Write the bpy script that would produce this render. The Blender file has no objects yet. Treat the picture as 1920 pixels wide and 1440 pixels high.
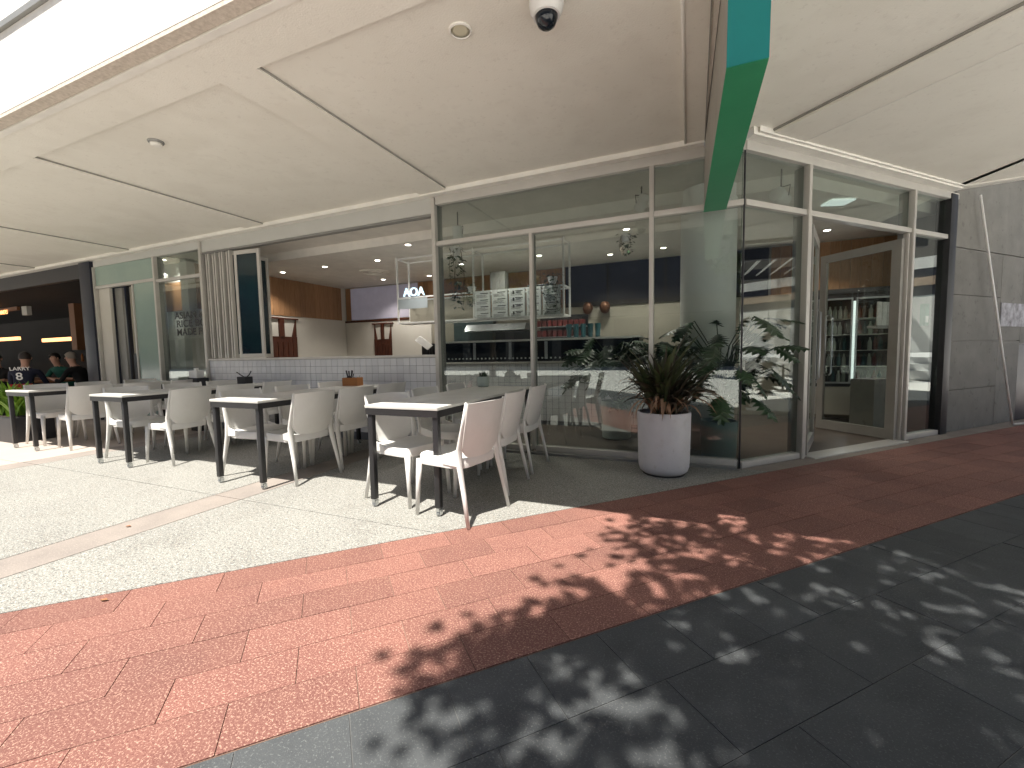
import bpy, bmesh, math, random
from mathutils import Vector, Matrix
random.seed(7)
R = math.radians
scene = bpy.context.scene

# ------------------------------------------------------------------ camera
def make_camera():
    f, pitch, roll, yaw = 806.95, R(4.0834), R(-1.0755), R(-23.045)
    fw = Vector((math.sin(yaw) * math.cos(pitch), math.cos(yaw) * math.cos(pitch), -math.sin(pitch)))
    r = Vector((math.cos(yaw), -math.sin(yaw), 0)); u = r.cross(fw)
    r2 = r * math.cos(roll) + u * math.sin(roll); u2 = -r * math.sin(roll) + u * math.cos(roll)
    cd = bpy.data.cameras.new('camera'); cd.sensor_width = 36; cd.lens = f / 1920 * 36
    cd.clip_start = 0.05; cd.clip_end = 900
    co = bpy.data.objects.new('camera', cd); scene.collection.objects.link(co)
    m = Matrix((r2, u2, -fw)).transposed().to_4x4(); m.translation = Vector((0, 0, 1.15))
    co.matrix_world = m
    scene.camera = co
make_camera()

# ------------------------------------------------------------------ world, sun, exposure
SUN_EL, SUN_AZ = R(66.5), R(181)          # azimuth of the sun measured from +Y towards +X
world = bpy.data.worlds.new('World'); scene.world = world; world.use_nodes = True
wn = world.node_tree.nodes; wl = world.node_tree.links; wn.clear()
sky = wn.new('ShaderNodeTexSky'); sky.sky_type = 'NISHITA'; sky.sun_disc = False
sky.sun_elevation = SUN_EL; sky.sun_rotation = SUN_AZ; sky.dust_density = 2.0; sky.air_density = 1.0
bg = wn.new('ShaderNodeBackground'); bg.inputs['Strength'].default_value = 0.055
wo = wn.new('ShaderNodeOutputWorld'); wl.new(sky.outputs[0], bg.inputs[0]); wl.new(bg.outputs[0], wo.inputs[0])
sl = bpy.data.lights.new('sun', 'SUN'); sl.energy = 4.3; sl.angle = R(0.53); sl.color = (1, 0.955, 0.88)
so = bpy.data.objects.new('sun', sl); scene.collection.objects.link(so)
sd = Vector((math.sin(SUN_AZ) * math.cos(SUN_EL), math.cos(SUN_AZ) * math.cos(SUN_EL), math.sin(SUN_EL)))
so.rotation_euler = sd.to_track_quat('Z', 'Y').to_euler(); so.location = (0, -6, 20)
scene.view_settings.view_transform = 'Standard'; scene.view_settings.look = 'None'
scene.view_settings.exposure = 1.32; scene.view_settings.gamma = 1.0
scene.view_settings.use_curve_mapping = False
scene.render.engine = 'CYCLES'
cy = scene.cycles
cy.max_bounces = 10; cy.diffuse_bounces = 5; cy.glossy_bounces = 4; cy.transmission_bounces = 4
cy.transparent_max_bounces = 24; cy.use_denoising = True; cy.sample_clamp_indirect = 6
cy.caustics_reflective = False; cy.caustics_refractive = False

# ------------------------------------------------------------------ materials
def mat(name, c, rough=0.6, c2=None, nscale=4.0, namt=1.0, speck=None, sscale=300, sw=0.5, bump=0.0, bscale=60,
        metal=0.0, spec=0.5, rnd=0.0, stretch=None, emit=None, estr=0.0, coat=0.0):
    m = bpy.data.materials.new(name); m.use_nodes = True
    nt = m.node_tree; N = nt.nodes; L = nt.links
    b = N['Principled BSDF']
    b.inputs['Roughness'].default_value = rough; b.inputs['Metallic'].default_value = metal
    b.inputs['Specular IOR Level'].default_value = spec; b.inputs['Coat Weight'].default_value = coat
    geo = N.new('ShaderNodeNewGeometry'); vec = geo.outputs['Position']
    if stretch:
        mp = N.new('ShaderNodeMapping'); mp.inputs['Scale'].default_value = stretch
        L.new(vec, mp.inputs[0]); vec = mp.outputs[0]
    if c2 is None: c2 = tuple(x * 0.86 for x in c)
    no = N.new('ShaderNodeTexNoise'); no.inputs['Scale'].default_value = nscale; no.inputs['Detail'].default_value = 6
    no.inputs['Roughness'].default_value = 0.62
    L.new(vec, no.inputs['Vector'])
    ra = N.new('ShaderNodeMapRange'); ra.inputs[1].default_value = 0.3; ra.inputs[2].default_value = 0.7
    ra.inputs[4].default_value = namt
    L.new(no.outputs[0], ra.inputs[0])
    mx = N.new('ShaderNodeMix'); mx.data_type = 'RGBA'
    mx.inputs[6].default_value = (*c, 1); mx.inputs[7].default_value = (*c2, 1)
    L.new(ra.outputs[0], mx.inputs[0]); col = mx.outputs[2]
    if speck:
        for i, sp in enumerate(speck):
            sc_, cs, th = sp[:3]; sw_ = sp[3] if len(sp) > 3 else sw
            vo = N.new('ShaderNodeTexNoise'); vo.inputs['Scale'].default_value = sscale * sc_
            vo.inputs['Detail'].default_value = 2; vo.inputs['Roughness'].default_value = 0.8
            L.new(geo.outputs['Position'], vo.inputs['Vector'])
            mr = N.new('ShaderNodeMapRange'); mr.inputs[1].default_value = th; mr.inputs[2].default_value = th + (0.07 if len(sp) == 3 else .16)
            mr.inputs[4].default_value = sw_
            L.new(vo.outputs[0], mr.inputs[0])
            m2 = N.new('ShaderNodeMix'); m2.data_type = 'RGBA'; m2.inputs[7].default_value = (*cs, 1)
            L.new(mr.outputs[0], m2.inputs[0]); L.new(col, m2.inputs[6]); col = m2.outputs[2]
    if rnd:
        oi = N.new('ShaderNodeObjectInfo'); hs = N.new('ShaderNodeHueSaturation')
        r2 = N.new('ShaderNodeMapRange'); r2.inputs[3].default_value = 1 - rnd; r2.inputs[4].default_value = 1 + rnd
        L.new(oi.outputs['Random'], r2.inputs[0]); L.new(r2.outputs[0], hs.inputs['Value'])
        L.new(col, hs.inputs['Color']); col = hs.outputs[0]
    L.new(col, b.inputs['Base Color'])
    rr = N.new('ShaderNodeMapRange'); rr.inputs[3].default_value = max(0, rough - 0.06); rr.inputs[4].default_value = min(1, rough + 0.08)
    L.new(no.outputs[0], rr.inputs[0]); L.new(rr.outputs[0], b.inputs['Roughness'])
    if bump:
        bn = N.new('ShaderNodeTexNoise'); bn.inputs['Scale'].default_value = bscale; bn.inputs['Detail'].default_value = 5
        L.new(geo.outputs['Position'], bn.inputs['Vector'])
        bu = N.new('ShaderNodeBump'); bu.inputs['Strength'].default_value = bump; bu.inputs['Distance'].default_value = 0.004
        L.new(bn.outputs[0], bu.inputs['Height']); L.new(bu.outputs[0], b.inputs['Normal'])
    if emit:
        b.inputs['Emission Color'].default_value = (*emit, 1); b.inputs['Emission Strength'].default_value = estr
    return m

def glass_mat(name, tint, ior=1.5):
    m = bpy.data.materials.new(name); m.use_nodes = True
    N = m.node_tree.nodes; L = m.node_tree.links; N.clear()
    t = N.new('ShaderNodeBsdfTransparent'); t.inputs[0].default_value = (*tint, 1)
    g = N.new('ShaderNodeBsdfGlossy'); g.inputs['Roughness'].default_value = 0.004
    g.inputs['Color'].default_value = (0.95, 1, 0.98, 1)
    f = N.new('ShaderNodeFresnel')
    ge = N.new('ShaderNodeNewGeometry'); mr = N.new('ShaderNodeMapRange')      # same reflectance on both faces of the pane
    mr.inputs[3].default_value = ior; mr.inputs[4].default_value = 1 / ior
    L.new(ge.outputs['Backfacing'], mr.inputs[0]); L.new(mr.outputs[0], f.inputs[0])
    x = N.new('ShaderNodeMixShader'); o = N.new('ShaderNodeOutputMaterial')
    L.new(f.outputs[0], x.inputs[0]); L.new(t.outputs[0], x.inputs[1]); L.new(g.outputs[0], x.inputs[2])
    L.new(x.outputs[0], o.inputs[0])
    return m

M = {}
M['plaza'] = mat('plaza', (0.80, 0.785, 0.74), 0.85, (0.74, 0.725, 0.68), 1.5, bump=0.3)
M['aggregate'] = mat('aggregate', (0.275, 0.274, 0.248), 0.8, (0.215, 0.215, 0.198), 1.3,
                     speck=[(.012, (.14, .135, .12), .52, .35), (.035, (.36, .35, .32), .58, .3), (.19, (.085, .085, .08), .555), (.23, (.46, .45, .41), .575), (0.42, (0.09, 0.09, 0.085), 0.53), (0.6, (0.56, 0.54, 0.48), 0.56), (0.35, (0.24, 0.16, 0.11), 0.60)],
                     sscale=230, sw=0.85, bump=0.5, bscale=200)
M['band'] = mat('band_concrete', (0.27, 0.235, 0.205), 0.8, (0.205, 0.18, 0.16), 3.5, speck=[(1, (0.55, 0.47, 0.42), 0.58)], sscale=120, sw=0.4, bump=0.3)
M['pink_conc'] = mat('pinkish_concrete', (0.42, 0.36, 0.31), 0.85, (0.36, 0.31, 0.27), 1.2, bump=0.3)
M['red'] = mat('red_paver', (0.215, 0.092, 0.070), 0.75, (0.165, 0.070, 0.055), 1.6,
               speck=[(.009, (.13, .055, .045), .50, .38), (.05, (.33, .17, .125), .60, .30), (0.42, (0.13, 0.042, 0.034), 0.54), (0.5, (0.48, 0.29, 0.215), 0.55)], sscale=260, sw=0.8, bump=0.4, bscale=220, rnd=0.13)
M['slate'] = mat('dark_paver', (0.068, 0.073, 0.075), 0.7, (0.046, 0.050, 0.053), 3.0,
                 speck=[(.012, (.028, .03, .033), .52, .5), (.10, (.11, .115, .11), .66, .45), (0.6, (0.055, 0.06, 0.065), 0.55), (0.5, (0.15, 0.16, 0.155), 0.58)], sscale=260, sw=0.6, bump=0.35, bscale=220, rnd=0.12)
M['grout'] = mat('grout', (0.36, 0.25, 0.19), 0.9, (0.12, 0.065, 0.05), 1.6)
M['dgrout'] = mat('dark_grout', (0.20, 0.195, 0.185), 0.9, (0.07, 0.07, 0.07), 2.2)
M['slate_grout'] = mat('slate_grout', (0.17, 0.17, 0.165), 0.9, (0.05, 0.05, 0.052), 2.6)
M['soffit'] = mat('soffit_paint', (0.90, 0.875, 0.80), 0.85, (0.85, 0.825, 0.75), 1.1, speck=[(0.12, (0.70, 0.67, 0.60), 0.62), (.006, (.80, .77, .69), .50, .5), (.03, (.80, .77, .70), .56, .4)], sscale=200, sw=0.35, bump=0.45, bscale=90)
M['cornice'] = mat('cornice_paint', (0.91, 0.89, 0.83), 0.7, bump=0.2)
M['fascia'] = mat('fascia_concrete', (0.80, 0.78, 0.73), 0.85, (0.66, 0.64, 0.59), 2.2, bump=0.4, stretch=(1, 1, 0.15), nscale=5) if False else \
    mat('fascia_concrete', (0.80, 0.78, 0.73), 0.85, (0.64, 0.62, 0.57), 5.0, bump=0.4, stretch=(1, 1, 0.14))
M['drip'] = mat('stained_drip_edge', (0.70, 0.63, 0.55), 0.9, (0.50, 0.44, 0.37), 40, bump=0.8, bscale=40)
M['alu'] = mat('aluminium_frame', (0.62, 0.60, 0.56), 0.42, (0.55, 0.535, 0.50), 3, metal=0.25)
M['alu_door'] = mat('door_frame_shaded', (0.36, 0.35, 0.32), 0.45, metal=0.2)  # frame aluminium, with the shade at the doorway put into its colour
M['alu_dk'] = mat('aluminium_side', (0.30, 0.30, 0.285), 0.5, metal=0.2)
M['black'] = mat('black_metal', (0.016, 0.017, 0.021), 0.42, (0.028, 0.028, 0.032), 6)
M['navy'] = mat('navy_cladding', (0.009, 0.011, 0.024), 0.4, (0.014, 0.018, 0.036), 3)
M['glass'] = glass_mat('clear_glass', (0.80, 0.83, 0.815), 1.78)
M['glass_door'] = glass_mat('door_glass', (0.93, 0.95, 0.93), 1.45)
M['glass_green'] = mat('painted_green_glass', (0.33, 0.43, 0.38), 0.12, (0.28, 0.38, 0.34), 1.5)
M['glass_dark'] = mat('dark_glass', (0.012, 0.016, 0.022), 0.06)
M['reflection_teal'] = mat('painted_teal_reflection', (0.010, 0.034, 0.042), 0.08, (0.006, 0.018, 0.03), 2)  # opaque pane colour that holds the teal and dark look of reflections
M['tile'] = mat('white_tile', (0.76, 0.77, 0.79), 0.16, (0.72, 0.73, 0.76), 5, rnd=0.05, coat=0.2)
M['tgrout'] = mat('tile_grout', (0.17, 0.18, 0.20), 0.9)
M['sill'] = mat('sill_stone', (0.68, 0.66, 0.62), 0.4)
M['chair'] = mat('chair_plastic', (0.78, 0.77, 0.74), 0.36, (0.73, 0.72, 0.69), 7, rnd=.03,  bump=0.06, bscale=300)
M['chair_pink'] = mat('chair_plastic_warm', (0.78, 0.755, 0.71), 0.36, (0.75, 0.725, 0.68), 4, bump=0.06, bscale=300)
M['ttop'] = mat('table_top', (0.62, 0.615, 0.58), 0.34, (0.52, 0.515, 0.48), 4.5, speck=[(0.5, (0.5, 0.5, 0.48), 0.62)], sscale=200, sw=0.3)
M['tleg'] = mat('table_steel', (0.014, 0.0135, 0.015), 0.38, (0.022, 0.022, 0.024), 8)
M['chrome'] = mat('castor_metal', (0.6, 0.62, 0.62), 0.25, metal=0.9)
M['rubber'] = mat('rubber', (0.04, 0.04, 0.04), 0.7)
M['pot'] = mat('white_pot', (0.70, 0.70, 0.72), 0.5, (0.62, 0.62, 0.64), 4, speck=[(.06, (.50, .48, .45), .58, .35), (0.1, (0.5, 0.49, 0.48), 0.66)], sscale=150, sw=0.5, bump=0.25, bscale=60)
M['tealpot'] = mat('teal_pot', (0.22, 0.36, 0.35), 0.4)
M['greypot'] = mat('sage_pot', (0.40, 0.46, 0.42), 0.5)
M['soil'] = mat('soil', (0.035, 0.025, 0.018), 0.95, bump=0.8, bscale=60)
M['leaf1'] = mat('strappy_leaf', (0.035, 0.06, 0.022), 0.4, (0.075, 0.075, 0.035), 9, rnd=0.35)
M['leaf2'] = mat('strappy_leaf_bronze', (0.06, 0.045, 0.026), 0.45, (0.04, 0.03, 0.02), 9, rnd=0.35)
M['leaf3'] = mat('strappy_leaf_dry', (0.32, 0.20, 0.12), 0.6, (0.20, 0.11, 0.07), 9, rnd=0.3)
M['leafg'] = mat('dark_leaf', (0.020, 0.048, 0.020), 0.35, (0.030, 0.065, 0.028), 6, rnd=0.35)
M['leafb'] = mat('bright_leaf', (0.22, 0.38, 0.03), 0.5, (0.12, 0.26, 0.02), 9, rnd=0.3)
M['treeleaf'] = mat('tree_leaf', (0.05, 0.10, 0.025), 0.5, (0.035, 0.07, 0.02), 2)
M['bark'] = mat('bark', (0.12, 0.09, 0.065), 0.9, (0.06, 0.045, 0.035), 9, bump=0.9, bscale=18)
M['green'] = mat('green_paint', (0.04, 0.30, 0.14), 0.5, (0.034, 0.27, 0.125), 3, bump=0.05)
M['teal'] = mat('teal_paint', (0.012, 0.24, 0.235), 0.5, (0.012, 0.215, 0.215), 3, bump=0.05)
M['beamside'] = mat('beam_side_paint', (0.42, 0.40, 0.355), 0.6)
M['conc'] = mat('wall_concrete', (0.205, 0.20, 0.185), 0.85, (0.16, 0.157, 0.147), 3.2, speck=[(0.08, (0.10, 0.098, 0.09), 0.62)], sscale=100, sw=0.5, bump=0.5, bscale=70, rnd=0.09)
M['joint'] = mat('joint_shadow', (0.34, 0.33, 0.30), 0.9)  # grey that stands in for shade inside joints and gaps
M['white'] = mat('white_paint', (0.80, 0.80, 0.78), 0.4)
M['whiteline'] = mat('white_frame_paint', (0.85, 0.85, 0.84), 0.35)
M['plaster'] = mat('interior_plaster', (0.66, 0.64, 0.585), 0.9, (0.60, 0.58, 0.53), 1.5)
M['beige'] = mat('beige_wall', (0.36, 0.335, 0.275), 0.8, (0.32, 0.30, 0.245), 2)
M['ceil'] = mat('interior_ceiling', (0.82, 0.79, 0.73), 0.9)
M['wood'] = mat('timber_cladding', (0.36, 0.20, 0.10), 0.5, (0.26, 0.135, 0.062), 9, rnd=0.16, stretch=(6, 6, 0.5))
M['dwood'] = mat('dark_carved_wood', (0.105, 0.03, 0.014), 0.45, (0.05, 0.014, 0.008), 10, stretch=(3, 3, 0.6))
M['bulk'] = mat('bulkhead_panel', (0.56, 0.56, 0.53), 0.6, (0.52, 0.52, 0.49), 1.5)
M['floor_in'] = mat('interior_floor', (0.13, 0.105, 0.085), 0.45, (0.10, 0.08, 0.065), 2)
M['steel'] = mat('brushed_steel', (0.45, 0.47, 0.49), 0.3, metal=0.8)
M['dark'] = mat('dark_appliance', (0.02, 0.02, 0.024), 0.4)
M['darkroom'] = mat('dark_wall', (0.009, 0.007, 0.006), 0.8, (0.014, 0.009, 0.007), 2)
M['redbox'] = mat('red_container', (0.13, 0.018, 0.018), 0.5, rnd=0.4)
M['tealbox'] = mat('teal_cup', (0.012, 0.09, 0.11), 0.5, rnd=0.3)
M['menu'] = mat('menu_panel', (0.60, 0.63, 0.62), 0.5)
M['ink'] = mat('print_ink', (0.03, 0.03, 0.035), 0.6)
M['copper'] = mat('copper_shade', (0.16, 0.07, 0.035), 0.45, metal=0.4)
M['orange'] = mat('tan_box', (0.42, 0.17, 0.05), 0.6)
M['lamp'] = mat('downlight_emitter', (1, 0.9, 0.75), 0.5, emit=(1.0, 0.92, 0.78), estr=10)
M['screen'] = mat('lit_panel', (0.7, 0.75, 0.72), 0.5, emit=(0.8, 0.95, 0.9), estr=0.35)
M['lav'] = mat('lavender_panel', (0.40, 0.38, 0.46), 0.9, emit=(0.52, 0.50, 0.62), estr=0.05)
M['neon'] = mat('neon_sign', (0.7, 0.8, 0.85), 0.4, emit=(0.55, 0.85, 1.0), estr=.55)
M['warmbar'] = mat('warm_light_bar', (1, 0.6, 0.3), 0.4, emit=(1.0, 0.42, 0.14), estr=1.4)
M['skin'] = mat('skin', (0.50, 0.27, 0.19), 0.55)
M['skin2'] = mat('skin_light', (0.58, 0.33, 0.24), 0.55)
M['cloth_navy'] = mat('navy_cloth', (0.012, 0.015, 0.035), 0.9)
M['cloth_black'] = mat('black_cloth', (0.012, 0.012, 0.013), 0.9)
M['cloth_green'] = mat('green_cloth', (0.02, 0.12, 0.09), 0.9)
M['cloth_red'] = mat('red_cloth', (0.35, 0.02, 0.02), 0.9)
M['hair'] = mat('dark_hair', (0.02, 0.013, 0.01), 0.6)
M['hair2'] = mat('grey_hair', (0.30, 0.26, 0.22), 0.7)
M['cream'] = mat('cream_lamp_lens', (0.72, 0.68, 0.52), 0.35)
M['brown'] = mat('brown_leather', (0.28, 0.13, 0.06), 0.6)
M['exitgreen'] = mat('green_sign_plastic', (0.01, 0.22, 0.11), 0.4)
M['paper'] = mat('paper', (0.72, 0.72, 0.70), 0.8, (0.5, 0.5, 0.48), 20)
M['facade_b'] = mat('building_panel', (0.14, 0.13, 0.12), 0.7, (0.10, 0.095, 0.09), 1)
M['blueclad'] = mat('blue_cladding', (0.07, 0.08, 0.12), 0.4, (0.05, 0.06, 0.095), 2)
M['brick'] = mat('pale_brick', (0.40, 0.30, 0.23), 0.8)

# ------------------------------------------------------------------ helpers
C = scene.collection
def new_obj(name, me, parent=None, mt=None, smooth=False):
    o = bpy.data.objects.new(name, me); C.objects.link(o)
    if mt is not None:
        for x in (mt if isinstance(mt, (list, tuple)) else [mt]): me.materials.append(x)
    if smooth:
        me.polygons.foreach_set('use_smooth', [True] * len(me.polygons))
    if parent is not None: o.parent = parent
    return o
def tag(o, label=None, cat=None, group=None, kind=None):
    if label: o['label'] = label
    if cat: o['category'] = cat
    if group: o['group'] = group
    if kind: o['kind'] = kind
    return o
def empty(name, loc=(0, 0, 0), rz=0, label=None, cat=None, group=None):
    o = bpy.data.objects.new(name, None); C.objects.link(o); o.location = (*loc, 0) if len(loc) == 2 else loc; o.rotation_euler = (0, 0, rz)
    o.empty_display_size = 0.1
    return tag(o, label, cat, group)
class MB:
    """collects geometry for ONE mesh"""
    def __init__(s): s.v = []; s.f = []; s.mi = []
    def add(s, vs, fs, mi=0):
        k = len(s.v); s.v += [tuple(v) for v in vs]; s.f += [tuple(i + k for i in f) for f in fs]; s.mi += [mi] * len(fs)
        return s
    def box(s, x0, x1, y0, y1, z0, z1, mi=0):
        vs = [(x0, y0, z0), (x1, y0, z0), (x1, y1, z0), (x0, y1, z0), (x0, y0, z1), (x1, y0, z1), (x1, y1, z1), (x0, y1, z1)]
        return s.add(vs, [(0, 3, 2, 1), (4, 5, 6, 7), (0, 1, 5, 4), (1, 2, 6, 5), (2, 3, 7, 6), (3, 0, 4, 7)], mi)
    def prism(s, poly, z0, z1, mi=0):
        n = len(poly); a = sum(poly[i][0] * poly[(i + 1) % n][1] - poly[(i + 1) % n][0] * poly[i][1] for i in range(n))
        if a < 0: poly = poly[::-1]
        vs = [(p[0], p[1], z0) for p in poly] + [(p[0], p[1], z1) for p in poly]
        fs = [tuple(range(n))[::-1], tuple(range(n, 2 * n))] + [(i, (i + 1) % n, (i + 1) % n + n, i + n) for i in range(n)]
        return s.add(vs, fs, mi)
    def loft(s, loops, cap0=True, cap1=True, closed=True, mi=0):
        n = len(loops[0]); vs = [v for l in loops for v in l]; fs = []
        for i in range(len(loops) - 1):
            for j in range(n if closed else n - 1):
                a = i * n + j; b = i * n + (j + 1) % n
                fs.append((a, b, b + n, a + n))
        if cap0: fs.append(tuple(range(n))[::-1])
        if cap1: fs.append(tuple(range((len(loops) - 1) * n, len(loops) * n)))
        return s.add(vs, fs, mi)
    def tube(s, pts, r, seg=8, sq=False, mi=0, up=Vector((0, 0, 1))):
        pts = [Vector(p) for p in pts]; rs = r if isinstance(r, (list, tuple)) else [r] * len(pts)
        loops = []
        for i, p in enumerate(pts):
            d = (pts[min(i + 1, len(pts) - 1)] - pts[max(i - 1, 0)]).normalized()
            a = d.cross(up) if abs(d.dot(up)) < 0.98 else d.cross(Vector((0, 1, 0)))
            a.normalize(); b = a.cross(d).normalized()
            rr = rs[i]; ra, rb = rr if isinstance(rr, tuple) else (rr, rr)
            lp = []
            for k in range(seg):
                t = 2 * math.pi * (k + (0.5 if sq else 0)) / seg
                q = 1.414 if sq and seg == 4 else 1
                lp.append(p + a * math.cos(t) * ra * q + b * math.sin(t) * rb * q)
            loops.append(lp)
        return s.loft(loops, mi=mi)
    def lathe(s, prof, cx=0, cy=0, seg=40, mi=0, cap0=True, cap1=True):
        loops = [[(cx + r * math.cos(2 * math.pi * k / seg), cy + r * math.sin(2 * math.pi * k / seg), z) for k in range(seg)] for r, z in prof]
        return s.loft(loops, cap0, cap1, mi=mi)
    def build(s, name, mt, parent=None, smooth=False, bevel=0.0):
        me = bpy.data.meshes.new(name); me.from_pydata(s.v, [], s.f)
        mts = mt if isinstance(mt, (list, tuple)) else [mt]
        for x in mts: me.materials.append(x)
        me.polygons.foreach_set('material_index', s.mi)
        bm = bmesh.new(); bm.from_mesh(me)
        if bevel:
            bmesh.ops.bevel(bm, geom=[e for e in bm.edges if len(e.link_faces) == 2 and e.calc_face_angle(0) > 0.6], offset=bevel, segments=2, affect='EDGES', profile=0.6)
        bmesh.ops.recalc_face_normals(bm, faces=bm.faces)
        bm.to_mesh(me); bm.free()
        if smooth:
            me.polygons.foreach_set('use_smooth', [True] * len(me.polygons))
            if smooth == 'auto': me.set_sharp_from_angle(angle=R(38))
        return new_obj(name, me, parent)
def box(name, mt, parent, *a, bevel=0.0): return MB().box(*a).build(name, mt, parent, bevel=bevel, smooth='auto' if bevel else False)
def copy_tree(o, parent=None):
    c = o.copy(); C.objects.link(c); c.parent = parent
    for ch in list(o.children): copy_tree(ch, c)
    return c

# ------------------------------------------------------------------ site geometry
YA = 4.604                                   # facade A plane
PX = 0.406                                   # corner x
BE = R(46.34); BX, BY = math.cos(BE), math.sin(BE)      # direction along facade B
NX, NY = BY, -BX                             # outward normal of facade B
def Bp(s, off=0.0): return (PX + BX * s + NX * off, YA + BY * s + NY * off)
NB = NX * PX + NY * YA                       # n.p of facade B plane (-2.885)
def clip(poly, a, b, c):                     # keep a*x+b*y<=c
    out = []
    for i in range(len(poly)):
        p, q = poly[i], poly[(i + 1) % len(poly)]
        dp, dq = a * p[0] + b * p[1] - c, a * q[0] + b * q[1] - c
        if dp <= 0: out.append(p)
        if dp * dq < 0:
            t = dp / (dp - dq); out.append((p[0] + (q[0] - p[0]) * t, p[1] + (q[1] - p[1]) * t))
    return out

# ---- ground
g = MB().box(-220, 220, -220, 220, -0.4, -0.034).build('ground', M['plaza']); tag(g, kind='structure')

# aggregate paving left of the red strip
RI, RO = -2.685, -1.425                      # inner / outer edge of the red strip along the B normal
base = MB()
bp = clip([(-30, -14), (40, -14), (40, YA + .05), (-30, YA + .05)], NX, NY, RI)
base.prism(bp, -0.03, -0.006); agg = base.build('concrete_paving', M['dgrout']); tag(agg, kind='structure')
xs = [-26, -21.5, -16.9, -12.2, -7.15, -6.82, -3.735, -3.4, 3.0]
ys = [-12, -8.0, -4.8, -1.2, 2.295, YA - 0.005]
for i in range(len(xs) - 1):
    band = abs(xs[i + 1] - xs[i] - 0.33) < 0.02
    yy = ys if xs[i] > -7.2 else [-12, -8, -4.8, -1.2, 1.95, 2.27, YA - 0.005]
    for j in range(len(yy) - 1):
        gp = 0.004
        poly = clip([(xs[i] + gp, yy[j] + gp), (xs[i + 1] - gp, yy[j] + gp), (xs[i + 1] - gp, yy[j + 1] - gp), (xs[i] + gp, yy[j + 1] - gp)], NX, NY, RI - 0.005)
        if len(poly) < 3: continue
        left = xs[i] < -7.2
        m_ = M['band'] if band else (M['pink_conc'] if left and yy[j] > 1.9 else M['aggregate'])
        MB().prism(poly, -0.006, 0.0).build('concrete_slab', m_, agg)
# strip of concrete between facade B and the red pavers
th = MB().prism([Bp(0, -0.06), Bp(9, -0.06), Bp(9, 0.195), Bp(-0.06, 0.195), Bp(-0.25, 0.0)], -0.02, -0.001).build('threshold_strip', M['band']); tag(th, kind='structure')

# red pavers
def nb(s, n): return (BX * s + NX * n, BY * s + NY * n)      # (along B, along the B normal) -> world
redb = MB().prism([nb(-16, RI), nb(14, RI), nb(14, RO), nb(-16, RO)], -0.03, -0.0045).build('red_paving', M['grout']); tag(redb, kind='structure')
rows = 6; rw = (RO - RI) / rows
pav = MB().box(-0.1985, 0.1985, -rw / 2 + .0015, rw / 2 - .0015, -0.004, 0.0)
me0 = None
for r in range(rows):
    for k in range(-9, 22):
        s = k * 0.40 + (0.2 if r % 2 else 0.0) + 0.05
        n = RI + (r + .5) * rw
        x, y = nb(s, n)
        if me0 is None:
            o = pav.build('paver', M['red'], redb); me0 = o.data
        else:
            o = bpy.data.objects.new('paver', me0); C.objects.link(o); o.parent = redb
        o.location = (x, y, random.uniform(-0.0006, 0.0008)); o.rotation_euler = (random.uniform(-.001, .001), random.uniform(-.001, .001), BE)
far = MB()
for r in range(rows):
    n0 = RI + r * rw
    for k in list(range(-40, -9)) + list(range(22, 35)):
        s = k * 0.40 + (0.2 if r % 2 else 0) + .05
        far.prism([nb(s - .197, n0 + .0022), nb(s + .197, n0 + .0022), nb(s + .197, n0 + rw - .0022), nb(s - .197, n0 + rw - .0022)], -0.004, 0)
tag(far.build('distant_pavers', M['red'], redb), kind='stuff')

# dark pavers
slb = MB().prism([nb(-16, RO + .004), nb(14, RO + .004), nb(14, RO + 2.18), nb(-16, RO + 2.18)], -0.03, -0.0030).build('dark_paving', M['slate_grout']); tag(slb, kind='structure')
me_s, me_l = None, None
def slate(L, x, y):
    global me_s, me_l
    key = me_s if L < .4 else me_l
    if key is None:
        o = MB().box(-L / 2 + .0018, L / 2 - .0018, -.1532, .1532, -.004, 0).build('paver', M['slate'], slb)
        if L < .4: me_s = o.data
        else: me_l = o.data
    else:
        o = bpy.data.objects.new('paver', key); C.objects.link(o); o.parent = slb
    o.location = (x, y, random.uniform(-.0008, .0008)); o.rotation_euler = (random.uniform(-.0012, .0012), random.uniform(-.0012, .0012), BE)
sfar = MB()
for r in range(7):
    n = RO + .012 + .31 * (r + .5) - .005
    L = .315 if r == 0 else .63
    for k in range(int(-16 / L), int(14 / L)):
        s = (k + (.37 * r) % 1) * L - 0.14
        x, y = nb(s, n)
        if -2.0 < s < 4.6 and r < 13: slate(L, x, y)
        elif -15.5 < s < 13.5:
            sfar.prism([nb(s - L / 2 + .0018, n - .1532), nb(s + L / 2 - .0018, n - .1532), nb(s + L / 2 - .0018, n + .1532), nb(s - L / 2 + .0018, n + .1532)], -.004, 0)
tag(sfar.build('distant_dark_pavers', M['slate'], slb), kind='stuff')

# ------------------------------------------------------------------ canopy
Z = 3.08
YF = 1.79
can = empty('canopy', (0, 0, 0), 0, 'wide off-white concrete canopy over the outdoor seating and the cafe corner', 'canopy')
def beam_side(y, right=False): return (0.052 if not right else 0.245) + (4.6 - y) * 0.030
BW0 = lambda y: 0.064 + (4.51 - y) * 0.0262     # left face x of the beam at y
BW1 = lambda y: 0.255 + (4.57 - y) * 0.0170     # right face
RISE = 0.030
XL = -34.0
js = [-2.72, -5.81, -9.21, -12.6, -16.0, -19.4, -22.8, -26.2]
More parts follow.
